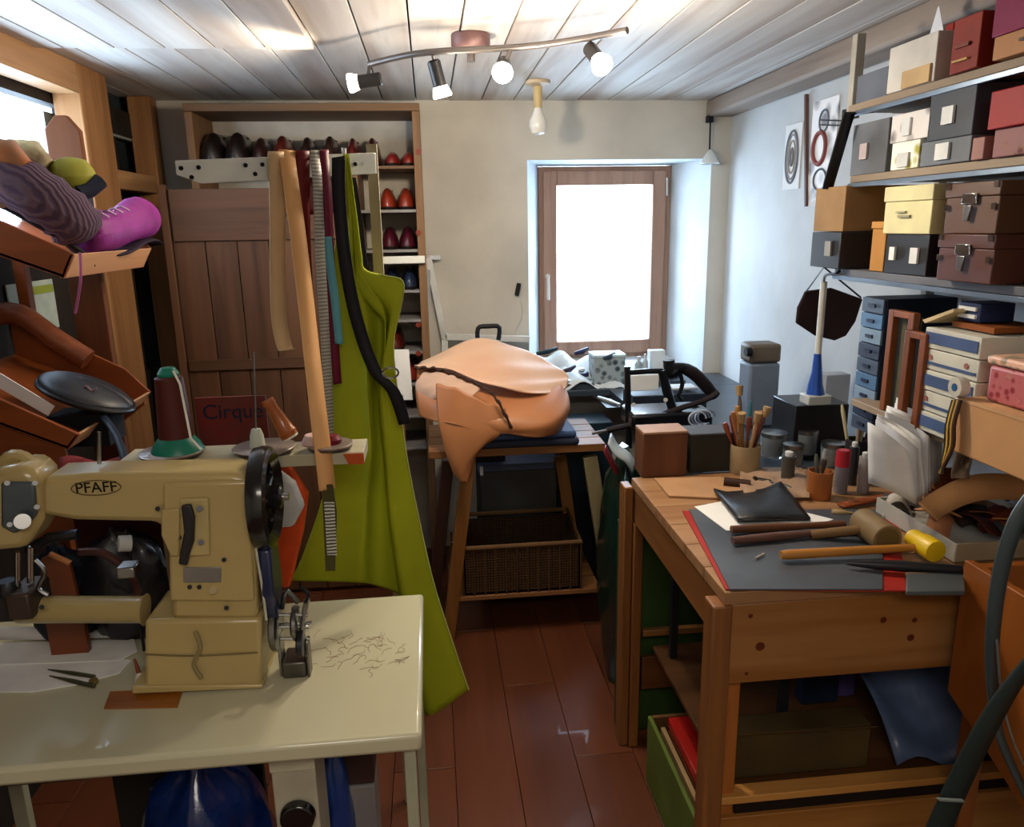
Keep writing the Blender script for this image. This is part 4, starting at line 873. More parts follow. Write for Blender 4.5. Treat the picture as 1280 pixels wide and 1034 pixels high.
for (x0, x1, ya, yb, dz) in ((664, 745, 492, 446, 0), (700, 800, 486, 452, .01)):
    rows = [[P(lerp(x0, x1, u), lerp(ya, yb, v)+5*math.sin(u*13+v*5+dz*90)-4*math.sin(u*5), Y=3.375+.24*v) for u in [i/16 for i in range(17)]] for v in [i/8 for i in range(9)]]
    G().sheet(rows).build('sheet', mat('dfe7ea', .6, bump=.5, bscale=25), t, solid=.003, smooth=25)
for (px, py, w_, col, lab) in ((684, 440, .05, '15323e', 'long dark teal roll on the white sheets'), (727, 440, .035, '2b2e55', 'violet-blue lump of fabric on the white sheets'), (712, 462, .03, '3a2c3c', 'plum coloured tin on the white sheets'), (762, 446, .03, '2c3c48', 'dark slate clamp on the white sheets')):
    c = P(px, py, Y=3.42); t = root('desk_item', lab, 'item', c)
    G().tube([c+Vector((-w_, -.01, -.005)), c+Vector((0, 0, 0)), c+Vector((w_, .03, .010))], [.008, .013, .008], 12).build('item_body', mat(col, .4), t)
dbox('white_cup', 812, 832, 438, 466, 3.45, .05, mat('e8eeee', .3), 'white cup at the window frame foot', 'cup', part='cup_body')
dbox('dark_crate', 790, 884, 492, 545, 2.92, .16, mat('232a36', .5), 'dark blue-black crate behind the cobbler machine', 'crate', part='crate_body')
_z = P(800, 492, Y=2.92).z
dbox('paper_note', 788, 824, 468, 491, 2.96, .01, PAPER, 'white paper note standing behind the black clamp frame', 'paper', part='sheet', zb_=_z)
dbox('white_slab', 842, 872, 484, 491, 2.95, .08, mat('dfe5e8', .4), 'white plastic slab behind the cobbler machine arm', 'slab', part='slab_body', zb_=_z)
dbox('metal_toolbox', 700, 766, 528, 560, 3.13, .18, mat('1c3140', .4), 'dark teal metal toolbox on the floor crate before the desk', 'toolbox', zb_=.45)
solo(G().box(P(700, 560, Y=3.13).x-.01, 3.13, .001, P(766, 560, Y=3.13).x, 3.33, .449), 'floor_crate', mat('1d222c', .5), 'black crate on the floor carrying the teal toolbox', 'crate', bevel=.004)
for i, (px, py, Y, r, h, col, lab) in enumerate(((798, 470, 3.4, .018, .09, '9fb0ba', 'grey glue bottle on the window desk beside the parts box'), (806, 462, 3.4, .014, .10, 'c2d0d8', 'pale slim bottle on the window desk'),
        (690, 470, 3.42, .03, .03, '2b3550', 'dark blue round tin on the window desk'), (727, 446, 3.5, .035, .025, '30345a', 'dark violet round tin near the glass'), (760, 448, 3.5, .03, .02, '39404a', 'dark grey round tin near the glass'))):
    c = P(px, py, Y=Y); c = Vector((c.x, Y, ZD+.001)); h2 = h+.05
    t = root('bottle' if h > .05 else 'round_tin', lab, 'bottle' if h > .05 else 'tin', c)
    G().lathe([(r, 0), (r, h2*.75), (r*.5, h2*.85)], c, 20).build('bottle_body' if h > .05 else 'tin_body', mat(col, .35), t); G().cyl(c+Vector((0, 0, h2*.85)), c+Vector((0, 0, h2)), r*.45, n=12).build('cap', mat('d4dade', .4), t)
for i, (p0, p1, col, lab) in enumerate((((668, 440), (716, 430), '1b3440', 'long dark teal file lying towards the window'), ((690, 452), (740, 438), '9fb4bc', 'steel rule lying on the window desk'), ((748, 497), (775, 506), 'c4d2da', 'bright metal strip on the desk front'),
        ((812, 480), (852, 470), '30405a', 'dark blue pliers on the window desk'))):
    a, b = P(*p0, Y=3.4), P(*p1, Y=3.45); a.z = b.z = ZD+.03
    if i == 2: a, b = P(*p0, Z=ZD+.01), P(*p1, Z=ZD+.01)
    t = root('desk_tool', lab, 'tool', (a+b)/2-Vector((0, 0, .02)))
    G().tube([a, lerp(a, b, .5), b], [.008, .010, .006], 8).build('tool_shaft', mat(col, .3, .5), t); G().box(min(a.x, b.x), min(a.y, b.y)-.01, ZD+.001, max(a.x, b.x), max(a.y, b.y)+.01, a.z-.008).build('tool_rest', DK, t)
# cast-iron cobbler machine
t = root('cobbler_machine', 'black cast-iron hand-cranked cobbler machine with a long lever arm', 'machine', P(820, 560, Y=2.75))
CI = mat('15161c', .3, .4, coat=.3)
def T(px, py, dy=0): return P(px, py, Y=2.7+dy)
for pts, r in (([(786, 560), (785, 510), (784, 458)], .012), ([(784, 466), (810, 464), (836, 464)], .010), ([(828, 462), (834, 490), (846, 530), (850, 560)], .018),
               ([(836, 450), (838, 466), (846, 462)], .022), ([(848, 460), (853, 480), (848, 494), (852, 500)], .008), ([(838, 460), (862, 462), (884, 482)], .020)):
    G().tube(curve([T(*q) for q in pts], 10), r, 10).build('frame_arm', CI, t)
g = G().tube(curve([T(846, 458), T(866, 466), T(884, 484), T(894, 496)], 10), [.012, .018, .022, .024, .024, .024, .024, .022, .02, .018], 12); g.build('grip_handle', mat('231a1a', .5), t)
G().tube(curve([T(758, 538, -.05), T(800, 528, -.05), T(846, 512, -.05), T(882, 500, -.05), T(898, 490, -.05)], 12), .011, 8).build('lever', mat('2c2222', .4, .3), t)
G().tube([T(740, 542, -.05), T(764, 537, -.05)], .006, 8).build('lever_tip', CHROME, t)
b0 = T(786, 560); b1 = T(880, 560)
G().box(b0.x-.01, 2.62, ZD+.001, b1.x, 2.80, T(800, 512).z).build('base_block', CI, t, bevel=.010)
for px, py in ((792, 506), (832, 500), (828, 532), (862, 545)): G().cyl(T(px, py, -.085), T(px, py, -.095), .008, n=10).build('bolt', METAL, t)
G().lathe([(.04, 0), (.045, .01), (.03, .02)], T(868, 520, .0), 24, 'y').build('gear', METAL, t)
t = root('wire_coil', 'loose coil of white and blue cable beside the cobbler machine', 'cable', P(880, 530, Y=2.45))
for k in range(4):
    c = P(872+k*5, 520, Y=2.4); G().tube([c+Vector((.03*math.cos(a), .01*k, .025*math.sin(a)-.01)) for a in [i*math.pi/8 for i in range(14)]], .003, 6).build('cable_loop', mat(('d8e0ea', '7a88a8')[k % 2], .4), t)
c = P(880, 545, Y=2.4); G().box(c.x-.04, 2.39, ZD+.001, c.x+.03, 2.45, c.z+.0).build('cable_base', mat('4a3c44', .6), t)
# tall grey-taupe container
a, b = P(934, 520, Y=2.6), P(978, 430, Y=2.6)
t = root('tall_canister', 'tall grey canister with a taupe top standing near the wall', 'canister', ((a.x+b.x)/2, 2.65, ZD+.001))
G().box(a.x, 2.6, ZD+.001, b.x, 2.70, P(950, 455, Y=2.6).z).build('canister_body', mat('7b8798', .5), t, bevel=.01)
G().box(a.x-.001, 2.599, P(950, 455, Y=2.6).z+.001, b.x+.001, 2.701, b.z).build('canister_top', mat('6f6558', .5), t, bevel=.012)
c = P(932, 440, Y=2.6); G().cyl(c, c+Vector((.02, 0, 0)), .016, n=14).build('side_knob', BLACKM, t)
# black printer-like box and stuff by the wall
dbox('black_speaker', 992, 1062, 505, 545, 2.2, .16, BLACK, 'black open box under the white pole by the wall', 'box')
dbox('frosted_tub', 1030, 1064, 468, 506, 2.38, .06, mat('aeb0b8', .4), 'frosted pale tub behind the blue squeegee cone', 'tub', zb_=ZD)
t = root('squeegee_pole', 'white plastic pole with a blue conical foot standing by the wall', 'pole', P(1018, 495, Y=2.15))
a, b = P(1030, 352, Y=2.2), P(1021, 460, Y=2.2)
G().tube([a, b], .010, 12).build('shaft', mat('cdc8bc', .35), t)
G().tube([P(1022, 442, Y=2.2), P(1021, 465, Y=2.2), P(1019, 480, Y=2.2), P(1019, 493, Y=2.2)], [.011, .016, .022, .028], 16).build('blue_cone', mat('1a4aa4', .35), t)
G().box(P(1005, 495, Y=2.2).x, 2.17, P(1005, 505, Y=2.2).z, P(1034, 495, Y=2.2).x, 2.23, P(1005, 493, Y=2.2).z).build('foot_block', mat('b9bcb8', .4), t, bevel=.004)
G().tube(curve([a, P(1032, 344, Y=2.1), P(1045, 342, Y=2.0), P(1050, 338, Y=1.99)], 8), .004, 6).build('hook', DMETAL, t)
# hanging brown leather piece
t = root('leather_pouch', 'dark brown leather pouch hanging under the end of the lowest box shelf', 'pouch', P(1040, 425, Y=2.32))
G().prism([P(1008, 364, Y=2.32), P(1040, 360, Y=2.32), P(1079, 374, Y=2.32), P(1070, 402, Y=2.32), P(1058, 420, Y=2.32), P(1044, 426, Y=2.32), P(1020, 420, Y=2.32), P(996, 404, Y=2.32), P(998, 385, Y=2.32)], (0, .014, 0)).build('pouch_body', mat('2c1b17', .85, var=.2), t, bevel=.004)
G().tube([P(1008, 364, Y=2.32), P(1030, 334, X=1.145), P(1076, 372, Y=2.32)], .003, 6).build('cord', BLACKM, t)
t = root('webbing_strap', 'black webbing strap with metal clips hanging beside the top of the shelf', 'strap', P(1035, 235, X=1.2))
band([P(1062, 140, X=1.10), P(1056, 160, X=1.10), P(1046, 195, X=1.10), P(1034, 236, X=1.10)], Vector((.030, .0, .0)), 14).build('strap_band', BLACK, t, solid=.006)
G().bar(P(1026, 150, X=1.175), P(1056, 151, X=1.175), .004, .004).build('clip', DMETAL, t); G().bar(P(1026, 156, X=1.175), P(1056, 157, X=1.175), .004, .004).build('clip', DMETAL, t)
G().bar(P(1055, 142, X=1.17), P(1090, 136, X=1.17), .012, .02).build('clip', DMETAL, t)
# prints on the right wall
def wallprint(x0, y0, x1, y1, m_, lab, name, parts):
    a, b = P(x0, y1, X=XR-.004), P(x1, y0, X=XR-.004)
    t = root(name, lab, 'poster', (XR-.004, (a.y+b.y)/2, a.z))
    G().box(XR-.0055, b.y, a.z, XR-.001, a.y, b.z).build('sheet', m_, t)
    cy, cz, hy, hz = (a.y+b.y)/2, (a.z+b.z)/2, (a.y-b.y)/2, (b.z-a.z)/2
    for (u, v, ru, rv, r, col) in parts:
        G().tube([(XR-.007, cy-u*hy+ru*hy*math.cos(q), cz+v*hz+rv*hz*math.sin(q)) for q in [i*2*math.pi/28 for i in range(29)]], r, 6, cap=False).build('printed_ring', mat(col, .6), t)
    return t
wallprint(978, 152, 1004, 238, PAPER, 'white print with a grey oval wreath pinned on the pale wall', 'wall_print', [(0, 0, .72, .80, .005, '7d8088'), (0, 0, .6, .68, .003, '9a9aa0'), (0, 0, .4, .5, .003, 'a49a88'), (0, 0, .18, .25, .006, '8a8a90')])
t_ = wallprint(1008, 118, 1050, 258, mat('c6c4c4', .5, kind='patch', h2='8c8a90', scale=14), 'tall framed print with a red wheel next to the webbing strap', 'wall_print', [(-.2, .1, .5, .3, .009, '8a4a44'), (0, -.5, .5, .2, .004, '55606c'), (0, .6, .35, .2, .004, '70808c')])
a, b = P(1008, 258, X=XR-.01), P(1008, 118, X=XR-.01); G().bar(a, b, .012, .012).build('frame_edge', mat('6e5148', .5), t_)

# ---------------------------------------------------------------- right shelving
XS = 1.12
Z1, Z2, Z3, Z4 = 1.892, 1.712, 1.47, 1.13
t = root('wall_shelving', 'wooden wall shelving with metal edges carrying stacked boxes', 'shelf', (1.28, 1.6, 0))
SB = mat('9a8872', .6, kind='wood', h2='7c6a58', axis=1, scale=10)
yfar = 2.04
for z, m_, yf_ in ((Z1, SB, 2.04), (Z2, SB, 2.0), (Z3, mat('6a6a70', .5), 2.04), (Z4, SB, 1.9)):
    G().box(XS, .55, z-.018, XR-.012, yf_, z).build('shelf_board', m_, t, bevel=.002)
    if z > 1.3: G().box(XS-.004, .55, z-.030, XS+.006, yf_+.004, z-.019).build('shelf_edge', mat('8fa2b8', .3, .7), t, bevel=.001)
q = P(1052, 100, X=XS+.02)
G().box(XS+.01, yfar+.002, Z1-.03, XS+.035, yfar+.027, ZC-.08).build('upright', mat('b5b0a4', .5), t, bevel=.002)
G().box(XR-.04, yfar+.002, .885, XR-.014, yfar+.027, ZC-.08).build('upright', mat('b5b0a4', .5), t, bevel=.002)
G().box(XS+.01, .56, .0, XS+.035, .585, ZC-.08).build('upright', mat('b5b0a4', .5), t, bevel=.002)
G().box(XS+.012, .60, Z1-.3, XS+.02, .61, Z1).build('brace', METAL, t)
def sbox(px0, px1, pyt, z0, dep, m_, lab, X=XS+.01, lid=None, lidm=None, tags=(), cat='box', name='storage_box', clasp=False, ztop=None):
    mid = (px0+px1)/2
    ya = P(px0, pyt+20, X=X).y; yb = P(px1, pyt+20, X=X).y; zt = ztop or P(mid, pyt, X=X).z
    zt = max(zt, z0+.02)
    t = root(name, lab, cat, (X+dep/2, (ya+yb)/2, z0+.001))
    zl = zt-(lid or 0)
    G().box(X, yb, z0+.001, X+dep, ya, zl).build('box_body', m_, t, bevel=.002)
    if lid: G().box(X-.003, yb-.003, zl+.0005, X+dep, ya+.003, zt).build('lid', lidm or m_, t, bevel=.002)
    for (u0, v0, u1, v1, lm, nm) in tags:   # on the room-facing side, u from far to near
        G().box(X-.006, lerp(ya, yb, u0), lerp(z0, zt, v0), X-.0035 if lid and v1 > .75 else X-.0005, lerp(ya, yb, u1), lerp(z0, zt, v1)).build(nm, lm, t)
    if clasp:
        yc = (ya+yb)/2; zc_ = lerp(z0, zt, .6)
        cp_ = G().box(X-.008, yc-.022, zc_-.002, X-.004, yc+.022, zc_+.020).build('clasp_plate', CHROME, t, bevel=.002)
        G().prism([(X-.010, yc-.012, zc_-.004), (X-.010, yc+.012, zc_-.004), (X-.010, yc+.006, zc_-.035), (X-.010, yc-.006, zc_-.035)], (.005, 0, 0)).build('clasp_tongue', METAL, cp_, bevel=.001)
        for yy in (ya-.008, yb+.008):
            for z_ in (zt-.006, zl-.02): G().box(X-.006, yy-.006, z_-.006, X-.0035, yy+.006, z_+.006).build('corner_cap', CHROME, t)
    return t, zt
LB = mat('e2e2de', .5)
# lowest box shelf Z3
_, z = sbox(1014, 1050, 290, Z3, .26, mat('1c1f26', .3, coat=.3), 'glossy black box with a small label at the window end of the shelf', X=1.09, tags=((.55, .35, .75, .75, mat('8f8c84', .5), 'label_tag'),))
sbox(1019, 1056, 234, z, .25, mat('a88256', .75), 'brown kraft carton on top of the glossy black box', X=1.10)
sbox(1090, 1107, 277, Z3, .2, mat('c08a4c', .7), 'narrow orange kraft box between the two black boxes', lid=.018, X=1.13)
_, z = sbox(1107, 1160, 293, Z3, .24, mat('1b1b1e', .45), 'matt black box with two white labels under the cream box', X=1.12, tags=((.15, .35, .28, .68, LB, 'label_tag'), (.65, .30, .82, .68, LB, 'label_tag')))
sbox(1107, 1166, 232, z, .24, mat('e0d7a4', .6), 'cream yellow lidded box with a faint emblem', X=1.115, lid=.035, tags=((.35, .35, .6, .4, mat('a49c7c', .6), 'printed_line'), (.3, .45, .5, .48, mat('a49c7c', .6), 'printed_line')))
_, z = sbox(1174, 1243, 293, Z3, .26, mat('5a3026', .4), 'lower reddish brown case with a silver clasp', X=1.09, lid=.028, clasp=True, name='clasp_case', cat='case')
sbox(1184, 1250, 228, z, .25, mat('5e3d26', .4), 'upper brown case with a silver clasp, stacked on its twin', X=1.10, lid=.028, clasp=True, name='clasp_case', cat='case')
sbox(1262, 1350, 232, Z3, .25, mat('191512', .6), 'black flecked box standing beside the two clasped brown cases', X=1.16)
# shelf Z2
_, z = sbox(1066, 1110, 152, Z2, .22, mat('77797c', .5, var=.2), 'grey box with a pale tag at the window end of the middle shelf', X=1.13, tags=((.3, .3, .5, .6, mat('c8b8b4', .5), 'label_tag'),))
_, z = sbox(1114, 1148, 177, Z2, .2, mat('c5c6b8', .6, kind='patch', h2='b0a84c', scale=30), 'low white and yellow patterned box on the middle shelf', X=1.12, tags=((.3, .1, .7, .6, LB, 'label_tag'),))
sbox(1114, 1162, 140, z, .2, mat('b9b2ac', .6, kind='patch', h2='7e7470', scale=26), 'grey floral patterned box on top of the yellow patterned one', X=1.12, tags=((.35, .2, .55, .8, LB, 'label_tag'),))
_, z = sbox(1151, 1212, 174, Z2, .22, mat('6c7278', .5), 'low grey box with a white label under the charcoal box', X=1.115, tags=((.35, .2, .62, .85, LB, 'label_tag'),))
sbox(1163, 1219, 110, z, .22, mat('474c54', .5), 'large charcoal box with a square white label', X=1.12, tags=((.35, .3, .6, .65, LB, 'label_tag'),))
sbox(1214, 1229, 172, Z2, .12, mat('9a6c64', .5), 'tiny dusty pink box at the edge of the middle shelf', X=1.11)
_, z = sbox(1242, 1300, 158, Z2, .2, mat('5c1a14', .6, kind='patch', h2='8a6450', scale=40), 'dark red patterned small box under the bright red box', X=1.11)
sbox(1238, 1300, 108, z, .22, mat('96040a', .55, var=.05), 'bright red glossy box on the middle shelf', X=1.10)
# shelf Z1
sbox(1068, 1108, 90, Z1, .2, mat('6a6f7a', .5), 'low blue-grey box at the window end of the top shelf', X=1.14)
t, z = sbox(1112, 1170, 50, Z1, .2, mat('d2ccc2', .6), 'large plain white carton with a tan corner patch on the top shelf', X=1.12, tags=((.38, .02, .95, .38, mat('c9a878', .6), 'tan_patch'),))
t = root('paper_cone', 'crumpled white paper standing behind the large white carton', 'paper', P(1172, 40, X=1.22))
G().prism([P(1158, 60, X=1.24), P(1174, 6, X=1.24), P(1180, 40, X=1.24), P(1182, 70, X=1.24)], (.01, .02, 0)).build('sheet', mat('dcdce0', .7), t, bevel=.002)
G().box(1.24, P(1170, 60, X=1.24).y-.03, Z1+.001, 1.26, P(1170, 60, X=1.24).y+.02, P(1170, 62, X=1.24).z).build('sheet', mat('c9c9cc', .7), t)
sbox(1192, 1226, 20, Z1, .2, mat('86281a', .6), 'tall red box with faint gold print on the top shelf', X=1.11, tags=((.2, .45, .7, .52, mat('6e2a1c', .5), 'printed_line'), (.15, .2, .7, .24, mat('c49a58', .5), 'printed_line')))
_, z = sbox(1242, 1300, 38, Z1, .2, mat('b07a4c', .6), 'brown wooden looking box under the magenta box', X=1.10, tags=((.6, .5, .9, .62, mat('3a2418', .5), 'printed_line'),))
sbox(1242, 1300, 4, z, .2, mat('7a0f40', .6), 'magenta box on top of the brown box, just under the ceiling beam', X=1.10, ztop=min(z+.07, ZC-.08))
sbox(1180, 1190, 30, Z1, .14, mat('8c2018', .5), 'thin dark red box between white carton and tall red box', X=1.20)
sbox(1120, 1150, 60, Z1, .08, mat('7c3028', .5), 'small brown-red packet behind the large white carton', X=1.335)
# below lowest box shelf, on Z4
def drawers(px0, px1, pyt, z0, dep, n, cols, frame, lab, name, cat, X, handle=None, part='drawer', zt=None):
    ya, yb = P(px0, pyt+20, X=X).y, P(px1, pyt+20, X=X).y; zt = min(zt or P((px0+px1)/2, pyt, X=X).z, Z3-.035)
    t = root(name, lab, cat, (X+dep/2, (ya+yb)/2, z0+.001))
    G().box(X+.004, yb, z0+.001, X+dep, ya, zt).build('cabinet_body', frame, t, bevel=.002)
    for i in range(n):
        a, b = lerp(z0+.002, zt, i/n), lerp(z0+.002, zt, (i+1)/n)
        d_ = G().box(X-.004, yb+.002, a+.0015, X+.003, ya-.002, b-.0015).build(part, cols[i % len(cols)], t, bevel=.001)
        if handle: G().box(X-.009, lerp(ya, yb, .35), lerp(a, b, .4), X-.0045, lerp(ya, yb, .65), lerp(a, b, .6)).build('drawer_handle', handle, d_)
    return t, zt
drawers(1078, 1106, 372, Z4-.1, .2, 9, [mat('3f4e63', .4), mat('2c3a52', .4), mat('7f97b0', .4), mat('4a6f95', .4)], mat('1d2636', .5), 'tall narrow blue plastic drawer tower beside the hanging pouch', 'drawer_tower', 'drawers', 1.17, handle=mat('16203a', .4))
bpy.data.objects['drawer_tower'].location.z += 0
for (x0, x1, pt, lab, X) in ((1109, 1140, 388, 'taller orange-brown wooden frame standing on the lower shelf', 1.13), (1132, 1158, 414, 'shorter brown wooden frame standing before the tall one', 1.10)):
    ya, yb = P(x0, 450, X=X).y, P(x1, 450, X=X).y; zt = P((x0+x1)/2, pt, X=X).z; zb_ = Z4+.001
    t = root('framed_picture', lab, 'frame', (X, (ya+yb)/2, zb_))
    BRN = mat('8a4c22', .45, kind='wood', h2='6c3512', axis=2, scale=10)
    for (a, b) in (((X, ya-.01, zb_), (X, ya-.01, zt)), ((X, yb+.008, zb_), (X, yb+.008, zt))): G().bar(a, b, .02, .018, (1, 0, 0)).build('frame_bar', BRN, t, bevel=.002)
    G().bar((X, ya-.02, zt-.008), (X, yb+.016, zt-.008), .018, .016).build('frame_bar', BRN, t, bevel=.002)
    G().box(X+.012, yb, zb_, X+.016, ya, zt-.01).build('back_panel', mat('5b5540', .7), t)
WB = mat('d4d2c4', .5); BB = mat('4a5f88', .5)
ya, yb = P(1153, 450, X=1.10).y, P(1224, 450, X=1.10).y
for i in range(5):
    z0 = Z4+.001+i*.047
    t = root('shoe_polish_box', ('white box with a blue band, %s of the striped stack' % ('lowest', 'second from below', 'middle one', 'second from the top', 'topmost')[i]), 'box', (1.2, (ya+yb)/2, z0), 'white and blue boxes stacked on the lower shelf')
    G().box(1.10+.002*(i % 2), yb, z0, 1.30, ya, z0+.045).build('box_body', WB, t, bevel=.002)
    zc_ = z0+.012
    G().box(1.0975+.002*(i % 2), yb+.006, zc_, 1.0992+.002*(i % 2), ya-.006, zc_+(.024 if i % 2 == 0 else .006)).build('blue_band', BB, t)
    if i % 2: 
        for u in (.15, .8): G().cyl((1.0995, lerp(ya, yb, u), z0+.028), (1.101, lerp(ya, yb, u), z0+.028), .006, n=12).build('printed_dot', mat('a56a60', .5), t)
t = root('open_book', 'thin cream booklet lying tilted on the striped box stack', 'book', P(1180, 396, X=1.12))
G().prism([P(1153, 400, X=1.1), P(1192, 386, X=1.12), P(1192, 390, X=1.12), P(1156, 404, X=1.1)], (.12, 0, 0)).build('cover', mat('c9b48c', .6), t)
G().box(1.14, yb+.02, Z4+.238, 1.26, ya-.03, Z4+.25).build('pages', mat('8a4c22', .6), t)
sbox(1197, 1224, 378, Z4+.252, .08, mat('2a3a66', .4), 'small dark blue box with white stripes below the shelf edge', X=1.15, tags=((.1, .2, .9, .4, LB, 'stripe'), (.1, .6, .9, .8, LB, 'stripe')))
KR = mat('c69464', .75, var=.06)
a = P(1198, 540, X=1.03); 
t = root('kraft_carton', 'large tan kraft carton lying on the lower shelf under the floral tin', 'box', (1.15, 1.2, Z4+.001))
yk = P(1198, 540, X=1.06).y
zk = P(1240, 512, X=1.06).z
G().box(1.06, 1.02, Z4+.001, 1.34, yb-.008, zk).build('carton_body', KR, t, bevel=.004)
G().box(1.0585, 1.02, lerp(Z4, zk, .97), 1.20, yb-.008, zk+.003).build('flap', mat('d3a577', .75), t)
yt0, yt1 = P(1232, 490, X=1.09).y, 1.05
t = root('floral_tin', 'red floral patterned tin on top of the kraft carton', 'tin', (1.19, (yt0+yt1)/2, zk+.004))
ztn = P(1250, 458, X=1.09).z
G().box(1.09, yt1, zk+.004, 1.28, min(yt0, yb-.02), ztn).build('tin_body', mat('8c2026', .45, kind='patch', h2='b87a68', scale=60), t, bevel=.008)
G().box(1.086, yt1-.004, ztn+.001, 1.284, min(yt0, yb-.02)+.004, ztn+.018).build('lid', mat('b98a70', .35, kind='patch', h2='7d8a6a', scale=45), t, bevel=.005)
t = root('ring_binder', 'navy and beige striped binder behind the floral tin', 'binder', (1.35, 1.2, zk+.004))
for i in range(7):
    y_a = 1.38-i*.045; G().box(1.30, y_a-.044, zk+.004, 1.42, y_a, Z3-.06).build('spine', mat('27344f', .5) if i % 2 == 0 else mat('b5a888', .6), t, bevel=.002)
t = root('tape_roll', 'round white and blue tape roll at the corner of the kraft carton', 'tape', P(1200, 495, X=1.05))
c = P(1199, 484, X=1.055); G().lathe([(.020, 0), (.021, .004), (.021, .016), (.020, .02)], (c.x-.01, c.y, max(c.z, zk+.022)), 28, 'x').build('tape_body', mat('cfcbbd', .5), t)
G().lathe([(.008, -.001), (.008, .0)], (c.x-.01, c.y, max(c.z, zk+.022)), 18, 'x').build('core', mat('2c5a8c', .5), t)

# ---------------------------------------------------------------- work bench
ZW = .88; BX0, BY0, BY1 = .56, 1.335, 2.06
t = root('work_bench', 'heavy pine leatherworking bench with thick legs and lower shelf', 'workbench', (1.0, 1.7, 0))
for i in range(6):
    a_, b_ = lerp(BY0, BY1, i/6), lerp(BY0, BY1, (i+1)/6)
    G().box(BX0, a_+(0 if i == 0 else .001), ZW-.028, XR-.015, b_-.001, ZW).build('top_board', mat('9a7450', .5, kind='wood', h2='80593a', axis=0, scale=12, bump=.1), t, bevel=.002)
G().box(BX0+.01, BY0+.004, P(1000, 850, Y=BY0).z, XR-.02, BY0+.03, ZW-.029).build('front_apron', BENCHX, t, bevel=.003)
G().box(BX0+.003, BY0+.035, ZW-.13, BX0+.025, BY1, ZW-.029).build('side_apron', BENCHY, t, bevel=.003)
lw = .052
G().box(BX0-.024, BY0-.002, 0, BX0-.024+.042, BY0+.05, ZW-.029).build('leg', BENCHZ, t, bevel=.004)
G().box(BX0+.020, BY0+.034, 0, BX0+.06, BY0+.08, P(1000, 850, Y=BY0).z).build('leg', mat('a8642a', .42, kind='wood', h2='7d4316', axis=2, scale=12, bump=.15), t, bevel=.004)
G().box(BX0-.028, BY1-.03, 0, BX0-.001, BY1+.03, ZW-.02).build('leg', BENCHZ, t, bevel=.004)
G().box(BX0+.0, BY1-.04, 0, BX0+.03, BY1, ZW-.131).build('leg', BENCHZ, t, bevel=.004)
for yy in (BY0+.03, BY1-.06): G().box(XR-.09, yy, 0, XR-.03, yy+.05, ZW-.029).build('leg', BENCHZ, t, bevel=.004)
zl1 = P(1000, 988, Y=BY0+.03).z
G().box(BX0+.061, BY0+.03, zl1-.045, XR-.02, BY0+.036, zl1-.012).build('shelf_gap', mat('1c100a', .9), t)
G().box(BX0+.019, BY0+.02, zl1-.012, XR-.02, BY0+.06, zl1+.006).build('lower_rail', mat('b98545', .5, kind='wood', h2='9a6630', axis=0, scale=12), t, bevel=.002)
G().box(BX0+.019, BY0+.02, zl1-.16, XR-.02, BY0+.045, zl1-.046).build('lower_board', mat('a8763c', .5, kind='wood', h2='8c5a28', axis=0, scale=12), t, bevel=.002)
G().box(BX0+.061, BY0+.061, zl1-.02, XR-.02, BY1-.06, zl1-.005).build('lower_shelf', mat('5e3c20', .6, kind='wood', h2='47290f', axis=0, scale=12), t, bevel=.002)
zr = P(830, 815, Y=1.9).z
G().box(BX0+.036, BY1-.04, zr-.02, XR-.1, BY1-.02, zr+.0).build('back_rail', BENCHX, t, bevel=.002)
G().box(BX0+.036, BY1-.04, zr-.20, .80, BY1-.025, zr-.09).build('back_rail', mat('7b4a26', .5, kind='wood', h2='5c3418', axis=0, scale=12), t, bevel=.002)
KN = mat('5a2410', .5)
for px, py, r in ((950, 808, .010), (938, 770, .005), (1104, 775, .007), (1138, 797, .008), (1143, 775, .006), (933, 842, .004)):
    c = P(px, py, Y=BY0+.0035); G().lathe([(r, 0), (r*.6, .001)], c-Vector((0, .001, 0)), 12, 'y').build('knot', KN, t)
# green cabinet and dark stuff behind/under bench
t = root('green_cabinet', 'green painted board cabinet in the gap behind the bench leg', 'cabinet', (.72, 2.15, 0))
G().box(P(762, 700, Y=2.12).x+.03, 2.10, .0, .98, 2.115, P(800, 655, Y=2.1).z).build('door', mat('3f5a2c', .5), t, bevel=.002)
G().box(P(762, 700, Y=2.12).x+.03, 2.117, .0, .98, 2.15, P(800, 655, Y=2.1).z).build('cabinet_body', mat('2c3c22', .6), t, bevel=.002)
q = P(778, 620, Y=2.42); sack(q.x, 2.42, 0, .15, .30, P(778, 560, Y=2.42).z, mat('0e2a20', .2, coat=.5, bump=.6, bscale=30), 'shiny dark green bag standing between the trestle and the bench', name='green_bag', seed=9)
t = root('rag_bundle', 'white glossy rag modelled as a strip, with a red corner, on the shiny dark green bag', 'rag', P(775, 560, Y=2.38))
band([P(762, 548, Y=2.36), P(770, 562, Y=2.35), P(784, 572, Y=2.35), P(792, 584, Y=2.36)], Vector((.02, .05, .02)), 14).build('rag', mat('c9d6dc', .3), t, solid=.006)  # white band stands for the curved shine on the green bag
band([P(756, 560, Y=2.37), P(764, 576, Y=2.36), P(772, 590, Y=2.36)], Vector((.015, .04, .01)), 10).build('red_corner', mat('7a1c1c', .5), t, solid=.005)
t = root('tool_crate', 'low green sided crate of leather pieces on the floor by the bench leg', 'crate', P(830, 1034, Z=0))
cz = P(815, 900, Y=1.85).z; cx = P(812, 905, Y=1.85).x
G().box(cx, 1.40, .002, cx+.012, 1.87, cz).build('crate_side', mat('5a6b2c', .5), t, bevel=.002)
